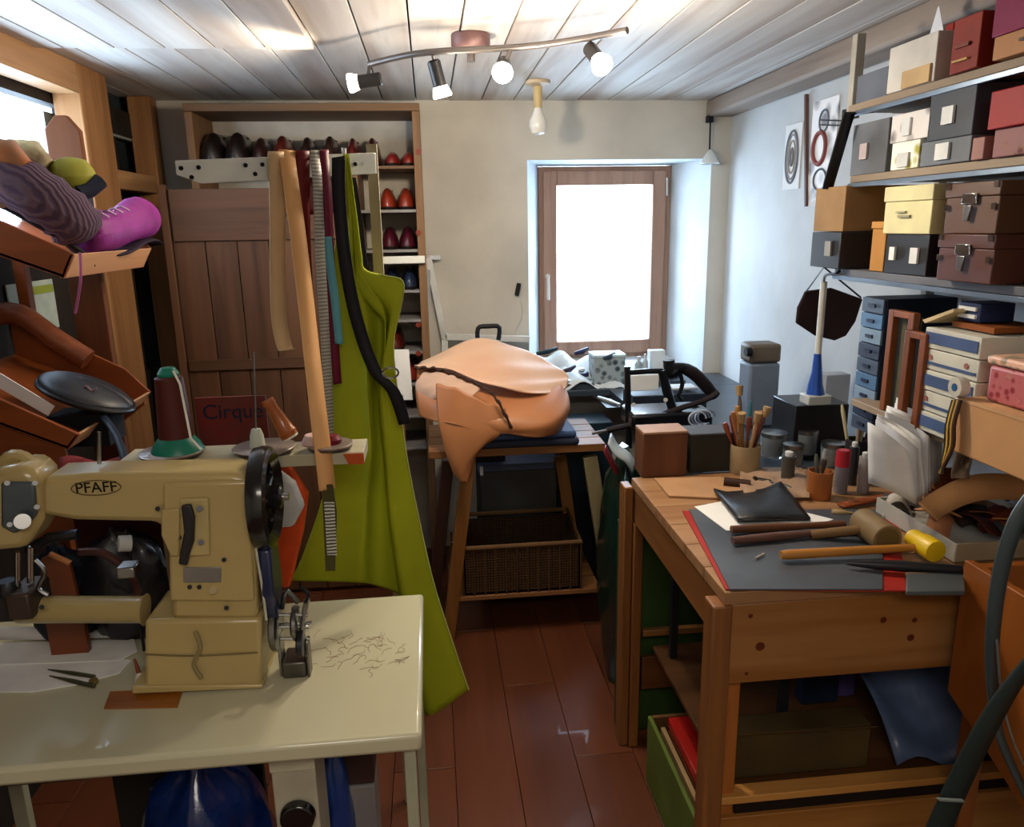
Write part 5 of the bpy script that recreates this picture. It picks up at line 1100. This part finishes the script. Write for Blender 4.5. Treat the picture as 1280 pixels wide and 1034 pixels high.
G().box(cx+.013, 1.40, .002, 1.0, 1.412, cz-.05).build('crate_side', mat('5a6b2c', .5), t); G().box(cx+.013, 1.858, .002, 1.0, 1.87, cz).build('crate_side', mat('6a4a2c', .5), t)
G().box(cx+.013, 1.413, .002, 1.0, 1.857, .015).build('crate_floor', mat('3a2a1c', .8), t)
for i in range(5):
    x = cx+.03+i*.022
    solo(G().box(x, 1.42, .016, x+.012, 1.84, cz-.02-.012*(i % 3)), 'leather_sheet', mat(('a58a60', '6b3a22', 'c0a888', '4a2a1c', '8a5a34')[i], .7), ('tan', 'chestnut', 'cream', 'dark brown', 'mid brown')[i]+' leather sheet standing in the low green crate', 'leather', 'leather sheets in the low crate')
t = root('red_folder', 'bright red folder lying on the leather sheets in the low crate', 'folder', P(860, 910, Y=1.7))
G().box(cx+.05, 1.58, cz-.018, cx+.22, 1.84, cz+.012).build('cover', mat('b81c14', .4), t, bevel=.003)
t = root('black_drawer_unit', 'black slatted plastic drawer unit under the bench', 'drawers', P(870, 860, Y=1.8))
G().box(.64, 1.50, zl1+.28, .82, 1.96, zl1+.45).build('unit_body', BLACKM, t, bevel=.004)
G().box(.632, 1.50, zl1+.40, .6395, 1.96, zl1+.41).build('rail_strip', mat('8a98b0', .3, .6), t)
for xx in (.65, .79):
    for yy in (1.52, 1.92): G().box(xx, yy, zl1-.004, xx+.02, yy+.02, zl1+.279).build('leg', BLACKM, t)
t = root('brown_carton', 'worn dark brown carton on the lower bench shelf', 'box', P(1000, 985, Y=1.5))
a, b = P(934, 985, Y=1.42), P(1090, 905, Y=1.42); a.x = BX0-.03
G().box(a.x+.10, 1.42, zl1-.004, b.x, 1.49, b.z).build('carton_body', mat('4a3a1c', .7, var=.2), t, bevel=.004)
G().prism([(a.x+.10, 1.419, b.z), (b.x, 1.419, b.z-.006), (b.x, 1.40, b.z+.006), (a.x+.10, 1.40, b.z+.016)], (0, -.002, .004)).build('flap', mat('6b5128', .7), t)
for i, (x0, x1, y_, h, col, lab) in enumerate(((.92, 1.02, 1.66, .30, '1f2a44', 'dark navy bolt of cloth behind the worn brown carton'), (1.03, 1.08, 1.68, .34, '5a4a84', 'violet fabric roll behind the worn brown carton'), (1.12, 1.20, 1.62, .30, '31455c', 'slate blue board under the bench'), (1.20, 1.30, 1.60, .24, '8c8c94', 'grey-white plastic tub under the bench'))):
    solo(G().box(x0, y_, zl1-.004, x1, y_+.04, zl1+h), ('cloth_bolt', 'fabric_roll', 'slate_board', 'plastic_tub')[i], mat(col, .6, var=.2), lab, ('cloth', 'fabric', 'board', 'tub')[i], bevel=.006)
t = root('blue_plastic_sheet', 'crumpled blue-grey plastic sheet on the lower bench shelf', 'plastic sheet', P(1140, 960, Y=1.45))
rows = [[(lerp(1.02, 1.30, u), lerp(1.40, 1.62, v), zl1+.01+.16*v+.02*math.sin(u*9+v*4)) for u in [i/12 for i in range(13)]] for v in [i/6 for i in range(7)]]
G().sheet(rows).build('sheet', mat('56688c', .35, var=.2), t, solid=.003)

# ---------------------------------------------------------------- on the bench
def B(px, py, dz=0): return P(px, py, Z=ZW+dz)
def flat(px, th, z=0): return G().prism([B(x, y, z) for x, y in px], (0, 0, th))
t = root('cutting_mat', 'grey cutting mat on a red mat covering the bench corner', 'mat', B(1030, 700))
flat([(853, 640), (1120, 640), (1133, 740), (907, 738)], .003, .0005).build('red_mat', mat('a0261c', .6), t)
flat([(861, 638), (1104, 638), (1103, 738), (912, 738)], .003, .004).build('grey_mat', mat('4b5058', .42, var=.25, scale=9), t)
t = root('steel_bar', 'flat grey slate bar lying across the bench front edge', 'bar', B(1165, 740))
flat([(1132, 722), (1204, 720), (1206, 745), (1132, 745)], .010, .004).build('bar_body', mat('4d5355', .4), t, bevel=.002)
def blockbox(px0, px1, pyt, ybot_px, dep, m_, lab, topm, over=0, name='wooden_box'):
    a, b = B(px0, ybot_px), B(px1, ybot_px); Y = a.y; zt = P(px0, pyt, Y=Y).z
    b = P(px1, ybot_px, Y=Y)
    t = root(name, lab, 'box', ((a.x+b.x)/2, Y+dep/2, ZW+.001))
    G().box(a.x, Y, ZW+.001, b.x, Y+dep, zt-.008).build('box_body', m_, t, bevel=.003)
    G().box(a.x-over*.2, Y-.002, zt-.0075, b.x+over, Y+dep, zt).build('lid', topm, t, bevel=.002); return t
blockbox(803, 858, 541, 598, .09, mat('6b432c', .6, kind='wood', h2='52301e', axis=2, scale=14), 'brown wooden block box with a pale tan top at the bench corner', mat('a8846c', .6))
blockbox(862, 918, 543, 592, .10, mat('33312a', .6), 'dark olive box with an overhanging grey lid on the bench', mat('4a4b50', .5), .012)
t = root('tan_board', 'small tan leather board lying in front of the two boxes', 'board', B(870, 612))
flat([(818, 600), (900, 598), (935, 612), (925, 626), (836, 622)], .006, .001).build('board_body', mat('b98d66', .6), t, bevel=.001)
t = root('leather_roll', 'short dark brown leather roll beside the tan board', 'leather', B(920, 608))
G().cyl(B(905, 602, .016), B(938, 606, .014), .013, n=16).build('roll', mat('3b2318', .5), t)
t = root('leather_offcut', 'pale crumpled leather offcut lying behind the black pouch', 'leather', B(970, 605))
rows = [[B(lerp(925, 1012, u), lerp(622, 585, v), .008+.010*abs(math.sin(u*7+v*3))) for u in [i/10 for i in range(11)]] for v in [i/6 for i in range(7)]]
G().sheet(rows).build('leather_piece', mat('a98a70', .7, var=.15), t, solid=.003)
t = root('paper_sheet', 'white paper sheet under the black leather pouch', 'paper', B(960, 640))
flat([(868, 634), (930, 622), (1042, 650), (1000, 662), (908, 664)], .0015, .0075).build('sheet', PAPER, t)
t = root('black_pouch', 'black leather snap pouch lying on the white paper', 'pouch', B(953, 640))
rows = []
for v in [i/8 for i in range(9)]:
    rows.append([B(lerp(lerp(922, 892, v), lerp(1013, 976, v), u), lerp(lerp(651, 612, v), lerp(649, 606, v), u)+9*v*math.sin(math.pi*u*1.1), .018+.016*math.sin(math.pi*u)*math.sin(math.pi*v)+.003*math.sin(u*6+v*3)) for u in [i/12 for i in range(13)]])
G().sheet(rows).build('flap', mat('16161a', .4, bump=.2, bscale=80), t, solid=.008)
flat([(924, 650), (1010, 648), (975, 612), (896, 618)], .007, .0095).build('pouch_body', mat('111114', .45), t, bevel=.003)
c = B(950, 628, .028); G().lathe([(.006, 0), (.005, .003), (.002, .004)], c, 14).build('snap', CHROME, t)
def rod(name, a, b, r, m_, lab, cat='tool', z=.02, part='handle', extra=None):
    a, b = B(*a, z), B(*b, z); t = root(name, lab, cat, (a+b)/2-Vector((0, 0, z-.008)))
    r = r if isinstance(r, list) else [r, r*1.15, r*.85, r]
    G().tube([lerp(a, b, i/(len(r)-1)) for i in range(len(r))], r, 12).build(part, m_, t, smooth=60)
    if extra: extra(t, a, b)
    return t
rod('awl', (914, 662), (1056, 655), .009, mat('6e4224', .4, kind='wood', h2='52301a', axis=0), 'brown wooden tool handle lying nearest the white paper', z=.018)
rod('bone_folder', (916, 676), (1072, 661), .009, mat('5e4038', .4), 'purple-brown tool handle lying below the paper edge', z=.018)
rod('skiving_knife', (1058, 704), (1202, 712), [.004, .010, .012, .010, .009], mat('26262a', .35, .3), 'long dark skiving knife lying behind the slate bar', z=.02)
rod('pencil', (944, 698), (955, 692), .002, mat('b9ab98', .6), 'tiny pale chalk stub on the grey mat', z=.011, cat='chalk', part='chalk_body')
t = root('yellow_mallet', 'hammer with a tan wooden handle and yellow plastic head', 'mallet', B(1080, 690))
a, b = B(976, 694, .022), B(1150, 684, .03)
G().tube([a, lerp(a, b, .05), lerp(a, b, .5), b], [.009, .011, .010, .008], 14).build('handle', mat('b5782e', .4, kind='wood', h2='95601f', axis=0), t)
a, b = B(1140, 672, .034), B(1170, 690, .034)
G().tube([a, lerp(a, b, .1), lerp(a, b, .42), lerp(a, b, .45), lerp(a, b, .93), b], [.019, .021, .021, .024, .025, .023], 24).build('mallet_head', mat('e2bd1c', .35), t)
t = root('wooden_mallet', 'round greyish wooden mallet head behind the yellow mallet', 'mallet', B(1098, 670))
a, b = B(1078, 652, .035), B(1110, 675, .035); ad = (b-a).normalized()
G().tube([a, b], .033, 28).build('mallet_head', mat('8a7350', .5, kind='wood', h2='6b5538', axis=1), t, bevel=.002)
G().tube([b, b+ad*.001], .026, 24).build('end_grain', mat('6b5a34', .6), t)
G().tube([lerp(a, b, .4)+Vector((-.02, 0, 0)), lerp(a, b, .4)+Vector((-.13, .03, -.02))], .011, 12).build('handle', mat('7a5c3a', .5), t)
# pots and bottles
def pot(name, px, py, r, h, m_, lab, cat, part='pot_body', flare=1.0):
    c = B(px, py); c = Vector((c.x, c.y, ZW+.001)); t = root(name, lab, cat, c)
    G().lathe([(r*.95, 0), (r*.97, .002), (r*flare, h), (r*flare-.003, h), (r*.9-.003, .006)], c, 24).build(part, m_, t); return t, c
def sticks(c, r, h, specs, where):
    for i, (dx, dy, L, col, lab, tip) in enumerate(specs):
        a = c+Vector((dx*.3, dy*.3, .01)); b = c+Vector((dx*1.6, dy*1.6, L))
        t = root('brush' if tip == 'brush' else 'hand_tool', lab+' '+where, 'brush' if tip == 'brush' else 'tool', a)
        hd_ = G().tube([a, lerp(a, b, .6), lerp(a, b, .9), b], [.003, .005, .006, .003] if tip != 'knob' else [.002, .003, .009, .006], 8).build('handle', mat(col, .45), t)
        if tip == 'brush': G().tube([b, b+(b-a).normalized()*.03], [.009, .012], 10).build('bristles', mat('a88a60', .8), hd_)
t, c1 = pot('tool_jar', 930, 590, .044, .085, mat('a8906c', .6), 'beige pot crowded with brushes and carving tools', 'pot')
sticks(c1, .038, .09, [(-.02, 0, .20, 'b9803c', 'rounded orange wood handle', 'knob'), (-.028, .01, .17, '6a2018', 'dark red handle', 'x'), (-.01, .02, .18, '8c4020', 'rust brown handle', 'x'), (0, -.01, .17, '6e3018', 'chestnut handle', 'knob'),
                    (.012, .015, .21, '1c6a74', 'teal handle', 'x'), (.02, 0, .18, 'a63c2c', 'brick red handle', 'x'), (.028, -.01, .17, '4a2a20', 'dark brown handle', 'brush'), (-.018, -.02, .16, '7c5a34', 'olive wood handle', 'brush'), (.008, -.022, .16, 'c49a70', 'pale wooden handle', 'brush'), (-.04, .005, .15, '8a3c20', 'copper red handle', 'knob'), (-.034, -.015, .19, 'a86a38', 'honey coloured handle', 'knob'), (.035, .012, .15, '3a1c16', 'black-brown handle', 'x'), (.018, -.018, .19, '98402c', 'faded red handle', 'knob'), (-.004, .03, .22, '5c4030', 'long umber handle', 'brush')], 'in the beige pot')
t, c2 = pot('orange_cup', 1023, 622, .032, .075, mat('a8602c', .4), 'orange-brown cup holding small tools on the bench', 'cup')
sticks(c2, .024, .055, [(-.01, 0, .12, '5a5a48', 'grey-green handle', 'x'), (.008, .006, .13, '8a8a84', 'steel grey handle', 'x'), (0, -.008, .11, '3c2c20', 'dark wooden handle', 'knob')], 'in the orange-brown cup')
t, c = pot('red_can', 1050, 616, .018, .12, mat('9a9aa4', .3, .5), 'slim silver can with a red band beside the orange-brown cup', 'can', 'can_body')
G().lathe([(.0188, .075), (.0188, .12)], c, 20).build('red_band', mat('b01c2c', .4), t)
for px, py, r, h, col, lab in ((1078, 616, .016, .10, 'b0aaa8', 'pale grey cylinder bottle behind the mallet'), (1064, 606, .013, .11, '2a2c30', 'black slim bottle between the silver can and the grey bottle'), (1097, 606, .019, .075, 'c4ccd0', 'clear squat bottle next to the grey bottle'),
        (1088, 594, .014, .10, '8c9498', 'steel tube bottle behind the clear squat bottle'), (984, 602, .019, .075, '44423c', 'dark grey jar between beige pot and orange cup')):
    t, c = pot('bottle', px, py, r, h, mat(col, .3), lab, 'bottle', 'bottle_body'); G().lathe([(r*.6, h), (r*.6, h+.012), (r*.4, h+.014)], c, 14).build('cap', mat('d0d0cc', .4), t)
JARM = mat('b4bcc0', .1, trans=.7)
for px, py, r, h, lab in ((966, 570, .04, .065, 'glass jar with a silver lid nearest the tall canister'), (990, 582, .03, .055, 'small glass jar of eyelets on the bench'), (1006, 566, .036, .065, 'glass jar with a wide lid before the black open box'), (1040, 582, .036, .06, 'glass bowl with a bright rim behind the silver can')):
    t, c = pot('glass_jar', px, py, r, h, JARM, lab, 'jar', 'glass_body'); G().lathe([(r*1.02, h), (r*1.02, h+.012), (r*.8, h+.014)], c, 20).build('lid', METAL, t)
    G().lathe([(r*.8, .007), (r*.8, h*.6)], c, 14).build('contents', mat('6b5a48', .6, kind='patch', h2='2c2a28', scale=60), t)
t, c3 = pot('dark_pot', 1068, 590, .032, .10, mat('2e2c2c', .5), 'dark pot of sticks and scribers behind the red-banded can', 'pot')
sticks(c3, .025, .07, [(-.03, .01, .20, 'c8bc94', 'long cream stick leaning to the window', 'x'), (.012, 0, .20, 'cabd9a', 'upright cream stick', 'x'), (0, 0, .15, 'a89078', 'beige wooden stick', 'x'), (.022, 0, .14, '5a3444', 'plum coloured handle', 'x'), (.016, .012, .15, '3c4438', 'dark green handle', 'x')], 'in the dark pot')
# small metal bits
for i, (px, py, col, lab) in enumerate((((955), 600, '2e2b28', 'small black iron punch lying by the beige pot'), (975, 606, '8b8d90', 'small steel punch lying on the offcut'), (1118, 622, '9a9ea2', 'steel rivet setter near the white carton'), (1130, 632, '2c2c30', 'black pliers head near the white carton'))):
    a, b = B(px-10, py, .012), B(px+14, py+4, .012); t = root('metal_punch', lab, 'tool', (a+b)/2-Vector((0, 0, .01)))
    G().tube([a, lerp(a, b, .7), b], [.008, .008, .004], 10).build('shank', mat(col, .3, .8), t); G().cyl(a-Vector((0, 0, .0)), a+Vector((-.006, 0, 0)), .011, n=12).build('punch_head', mat(col, .35, .8), t)
t = root('leather_strip', 'rust brown leather strip lying behind the round wooden mallet', 'leather', B(1090, 625))
band([B(1050, 632, .006), B(1080, 626, .012), B(1120, 618, .010), B(1150, 612, .02)], Vector((0, .03, .0)), 14).build('strip', mat('8a4420', .5), t, solid=.004)
# fanned papers in a box
t = root('paper_bundle', 'bundle of curled white pattern papers standing on the bench', 'paper', B(1130, 600))
for i in range(10):
    u = i/9; Yp = lerp(1.68, 1.54, u)
    c4 = [(lerp(1124, 1088, u), lerp(497, 528, u)), (lerp(1180, 1140, u), lerp(520, 566, u)), (lerp(1116, 1086, u), lerp(585, 604, u)), (lerp(1178, 1146, u), lerp(600, 632, u))]
    jit = (i % 3)*3-3
    rows = []
    for b_ in [k/5 for k in range(6)]:
        rows.append([])
        for a_ in [k/7 for k in range(8)]:
            px = lerp(lerp(c4[0][0], c4[1][0], a_), lerp(c4[2][0], c4[3][0], a_), b_)+jit*(1-b_); py = lerp(lerp(c4[0][1], c4[1][1], a_), lerp(c4[2][1], c4[3][1], a_), b_)-3*math.sin(a_*3)
            rows[-1].append(P(px, py, Y=Yp-.05*a_+.012*math.sin(a_*5+i)+.02*b_))
    G().sheet(rows).build('sheet', mat(('eeeeee', 'f4f4f2', 'e0e1e6')[i % 3], .8), t, solid=.003)
# cups of rods, brown leather between papers and kraft box
t = root('leather_strips_hank', 'hank of black and yellow laces hanging from the kraft carton corner', 'laces', P(1190, 560, X=1.03))
for i, col in enumerate(('1c1814', 'c29a34', '2c1c10', 'b98c2c', '3c2414')):
    x0 = 1188+i*2.2; G().tube(curve([P(x0+4, 500, X=1.05), P(x0-4, 530, X=1.04), P(x0-6, 560, X=1.04), P(x0-10-i*3, 592, X=1.03)], 12), .004, 6).build('lace', mat(col, .6), t)
# white carton of scraps
t = root('open_carton', 'open grey-white carton full of leather scraps at the bench corner', 'box', B(1190, 700))
C1, C2, C3 = B(1138, 640), B(1208, 704), Vector((XR-.08, B(1208, 704).y, ZW))
hh = .05
CM = mat('b4b0a6', .6)
x0, x1 = B(1208, 704).x-.03, XR-.06; y0, y1 = B(1208, 704).y, B(1138, 640).y
ct = ZW+.045
G().box(x0, y0, ZW+.004, x0+.004, y1, ct).build('carton_side', CM, t)
G().box(x0+.005, y0, ZW+.004, x1, y0+.004, ct).build('carton_side', mat('a8987a', .6), t)
G().box(x0+.005, y1-.004, ZW+.004, x1, y1, ct).build('carton_side', CM, t)
G().box(x1-.004, y0+.005, ZW+.004, x1, y1-.005, ct).build('carton_side', CM, t)
G().box(x0+.005, y0+.005, ZW+.004, x1-.005, y1-.005, ZW+.008).build('carton_floor', CM, t)
rnd = random.Random(5)
for i in range(11):
    col, nm = [('a86a40', 'rust'), ('7a3a20', 'chestnut'), ('d2a47c', 'pale tan'), ('4a2018', 'dark oxblood'), ('b87a54', 'copper'), ('96563a', 'brick brown'), ('2a1a16', 'near-black'), ('c98a58', 'honey'), ('8c2c1c', 'red'), ('6b4c34', 'grey-brown'), ('dcbc9c', 'cream')][i]
    cx_, cy_ = lerp(x0+.05, x1-.05, rnd.random()), lerp(y0+.03, y1-.03, (i+.5)/11); zz = ZW+.02+.045*rnd.random(); an = rnd.uniform(0, 3)
    d = Vector((math.cos(an), math.sin(an), 0)); s_ = Vector((-d.y, d.x, .3))
    t2 = root('leather_scrap', f'curled {nm} leather scrap in the open grey-white carton', 'leather', (cx_, cy_, zz), 'leather scraps in the open carton')
    band([Vector((cx_, cy_, zz))-d*.045, Vector((cx_, cy_, zz+.02)), Vector((cx_, cy_, zz+.015))+d*.045], s_*(.03+.02*rnd.random()), 10).build('scrap_piece', mat(col, .6), t2, solid=.003)
t = root('tan_leather_strap', 'wide tan leather strap arching over the carton of scraps', 'strap', B(1200, 660))
cp = [P(1160, 640, Y=1.50), P(1172, 630, Y=1.52), P(1205, 614, Y=1.52), P(1240, 608, Y=1.50), P(1300, 612, Y=1.46)]
band(cp, [Vector((.042, -.01, -.040)), Vector((.018, -.015, -.056)), Vector((0, -.015, -.056))], 24).build('strap_band', TAN, t, solid=.004)
t = root('brown_tray', 'small orange-brown leather tray behind the arching strap', 'tray', B(1180, 610))
c = P(1178, 610, Y=1.62)
G().prism([P(1150, 588, Y=1.62), P(1158, 640, Y=1.60), P(1175, 636, Y=1.60), P(1163, 588, Y=1.62)], (0, .008, 0)).build('tray_side', mat('c98a62', .5), t)
G().prism([P(1160, 586, Y=1.63), P(1172, 630, Y=1.63), P(1212, 622, Y=1.63), P(1205, 586, Y=1.63)], (0, .01, 0)).build('tray_back', mat('9a5228', .5), t)
t = root('crumpled_bag', 'crumpled clear plastic bag against the kraft carton', 'bag', P(1205, 590, X=1.04))
rows = [[P(1192+22*u+3*math.sin(v*5), 548+50*v, Y=1.50-.02*math.sin(u*6+v*4)) for u in [i/8 for i in range(9)]] for v in [i/8 for i in range(9)]]
G().sheet(rows).build('bag_film', mat('cdb8a4', .3, trans=.2), t, solid=.002)

# more clutter on the bench
for i, (px, py, ln, an, col, nm, kd) in enumerate(((950, 588, 16, .3, '8a6a3a', 'brass', 0), (978, 592, 18, -.2, '6e7276', 'steel', 0), (1004, 586, 14, .8, '3a2c20', 'dark wooden', 0), (1060, 628, 22, .1, '7a4424', 'reddish wooden', 0), (1096, 632, 20, -.1, '8e9296', 'bright chrome', 0),
        (1120, 640, 22, .35, '3b4a58', 'blue steel', 0), (1010, 606, 15, -.5, 'a8865c', 'boxwood', 0), (966, 600, 14, 1.1, '55301c', 'walnut', 0), (1040, 640, 26, .1, 'b59a6a', 'pale beech', 0), (1108, 606, 16, .9, '9a3a24', 'vermilion', 0))):
    a, b = B(px, py, .010), B(px+ln*math.cos(an), py+ln*.45*math.sin(an), .010)
    t = root('hand_tool', f'short {nm} handled tool lying in the bench clutter between jars and mallets', 'tool', (a+b)/2-Vector((0, 0, .009)))
    G().tube([a, lerp(a, b, .15), lerp(a, b, .6), lerp(a, b, .7), b], [.006, .008, .007, .004, .002], 10).build('handle', mat(col, .4, .2), t)
for i, (px, py, w_, col, nm) in enumerate(((1165, 608, .05, '8a4a28', 'russet'), (1185, 628, .045, 'c08a60', 'light tan'), (1140, 622, .04, '5c2c1c', 'maroon brown'), (1200, 640, .05, 'a0603a', 'cinnamon'), (1225, 640, .05, 'd0a27c', 'sandy'), (1250, 650, .05, '7e3420', 'oxblood'), (1262, 628, .05, '6a3a48', 'plum'), (1120, 632, .035, 'b8b0a4', 'grey suede'))):
    c = B(px, py, .03); t = root('leather_offcut', f'small curled {nm} leather offcut behind the open carton', 'leather', c)
    band([c+Vector((-w_, 0, -.02)), c+Vector((-w_*.3, .01, .012)), c+Vector((w_*.4, 0, .018)), c+Vector((w_, -.01, -.015))], Vector((.012, w_*.9, .01)), 12).build('leather_piece', mat(col, .6), t, solid=.003)

# ---------------------------------------------------------------- wooden chair and straps at the frame side
t = root('wooden_chair', 'brown-orange varnished wooden box chair standing against the bench front', 'chair', (1.15, 1.15, 0))
OW = mat('94541e', .4, kind='wood', h2='733c12', axis=2, scale=8, bump=.1)
yc = 1.31; a = P(1206, 700, Y=yc); b = P(1197, 862, Y=yc)
xs_ = a.x
G().prism([(xs_, yc, a.z), (xs_, .95, a.z), (xs_, .95, b.z-.15), (xs_, yc-.10, b.z-.04), (xs_, yc, b.z)], (.018, 0, 0)).build('side_panel', OW, t, bevel=.002)
G().box(xs_+.019, yc-.02, a.z-.22, xs_+.34, yc, a.z-.01).build('front_panel', ORANGEW, t, bevel=.002)
G().box(xs_+.36, .95, a.z-.28, xs_+.342, yc, a.z).build('side_panel', OW, t, bevel=.002)
G().box(xs_+.019, .95, a.z-.24, xs_+.341, yc-.021, a.z-.22).build('seat', ORANGEW, t)
for xx in (xs_+.02, xs_+.30):
    for yy in (.96, yc-.06): G().box(xx, yy, 0, xx+.035, yy+.035, a.z-.241).build('leg', OW, t, bevel=.003)
t = root('grey_strap', 'long slate grey rubber strap looping down over the wooden chair', 'strap', P(1240, 900, Y=1.05))
DS = mat('39474a', .4, var=.12)
band([P(1300, 610, Y=1.1), P(1272, 650, Y=1.1), P(1252, 710, Y=1.1), P(1242, 780, Y=1.1), P(1240, 850, Y=1.1), P(1250, 920, Y=1.08), P(1285, 1000, Y=1.06)], [Vector((.03, 0, -.012)), Vector((.026, 0, 0)), Vector((.012, .01, .006))], 40).build('strap_band', DS, t, solid=.005)
G().tube(curve([P(1246, 800, Y=1.085), P(1252, 870, Y=1.085), P(1268, 930, Y=1.07), P(1295, 985, Y=1.06)], 20), .002, 6).build('shiny_edge', mat('8a9698', .2, .5), t)
t = root('dark_belt', 'wide dark green-black strap running down to the floor by the chair', 'strap', P(1180, 1034, Y=1.1))
band([P(1310, 800, Y=1.02), P(1262, 860, Y=1.03), P(1222, 930, Y=1.04), P(1180, 1020, Y=1.05), P(1160, 1075, Y=1.05)], Vector((.062, 0, .050)), 24).build('strap_band', mat('25302e', .5), t, solid=.006)
band([P(1186, 998, Y=1.032), P(1192, 1003, Y=1.032)], Vector((.0, 0, .0))+Vector((.05, 0, -.008)), 2).build('stitch_line', mat('8f9a94', .5), t, solid=.001)
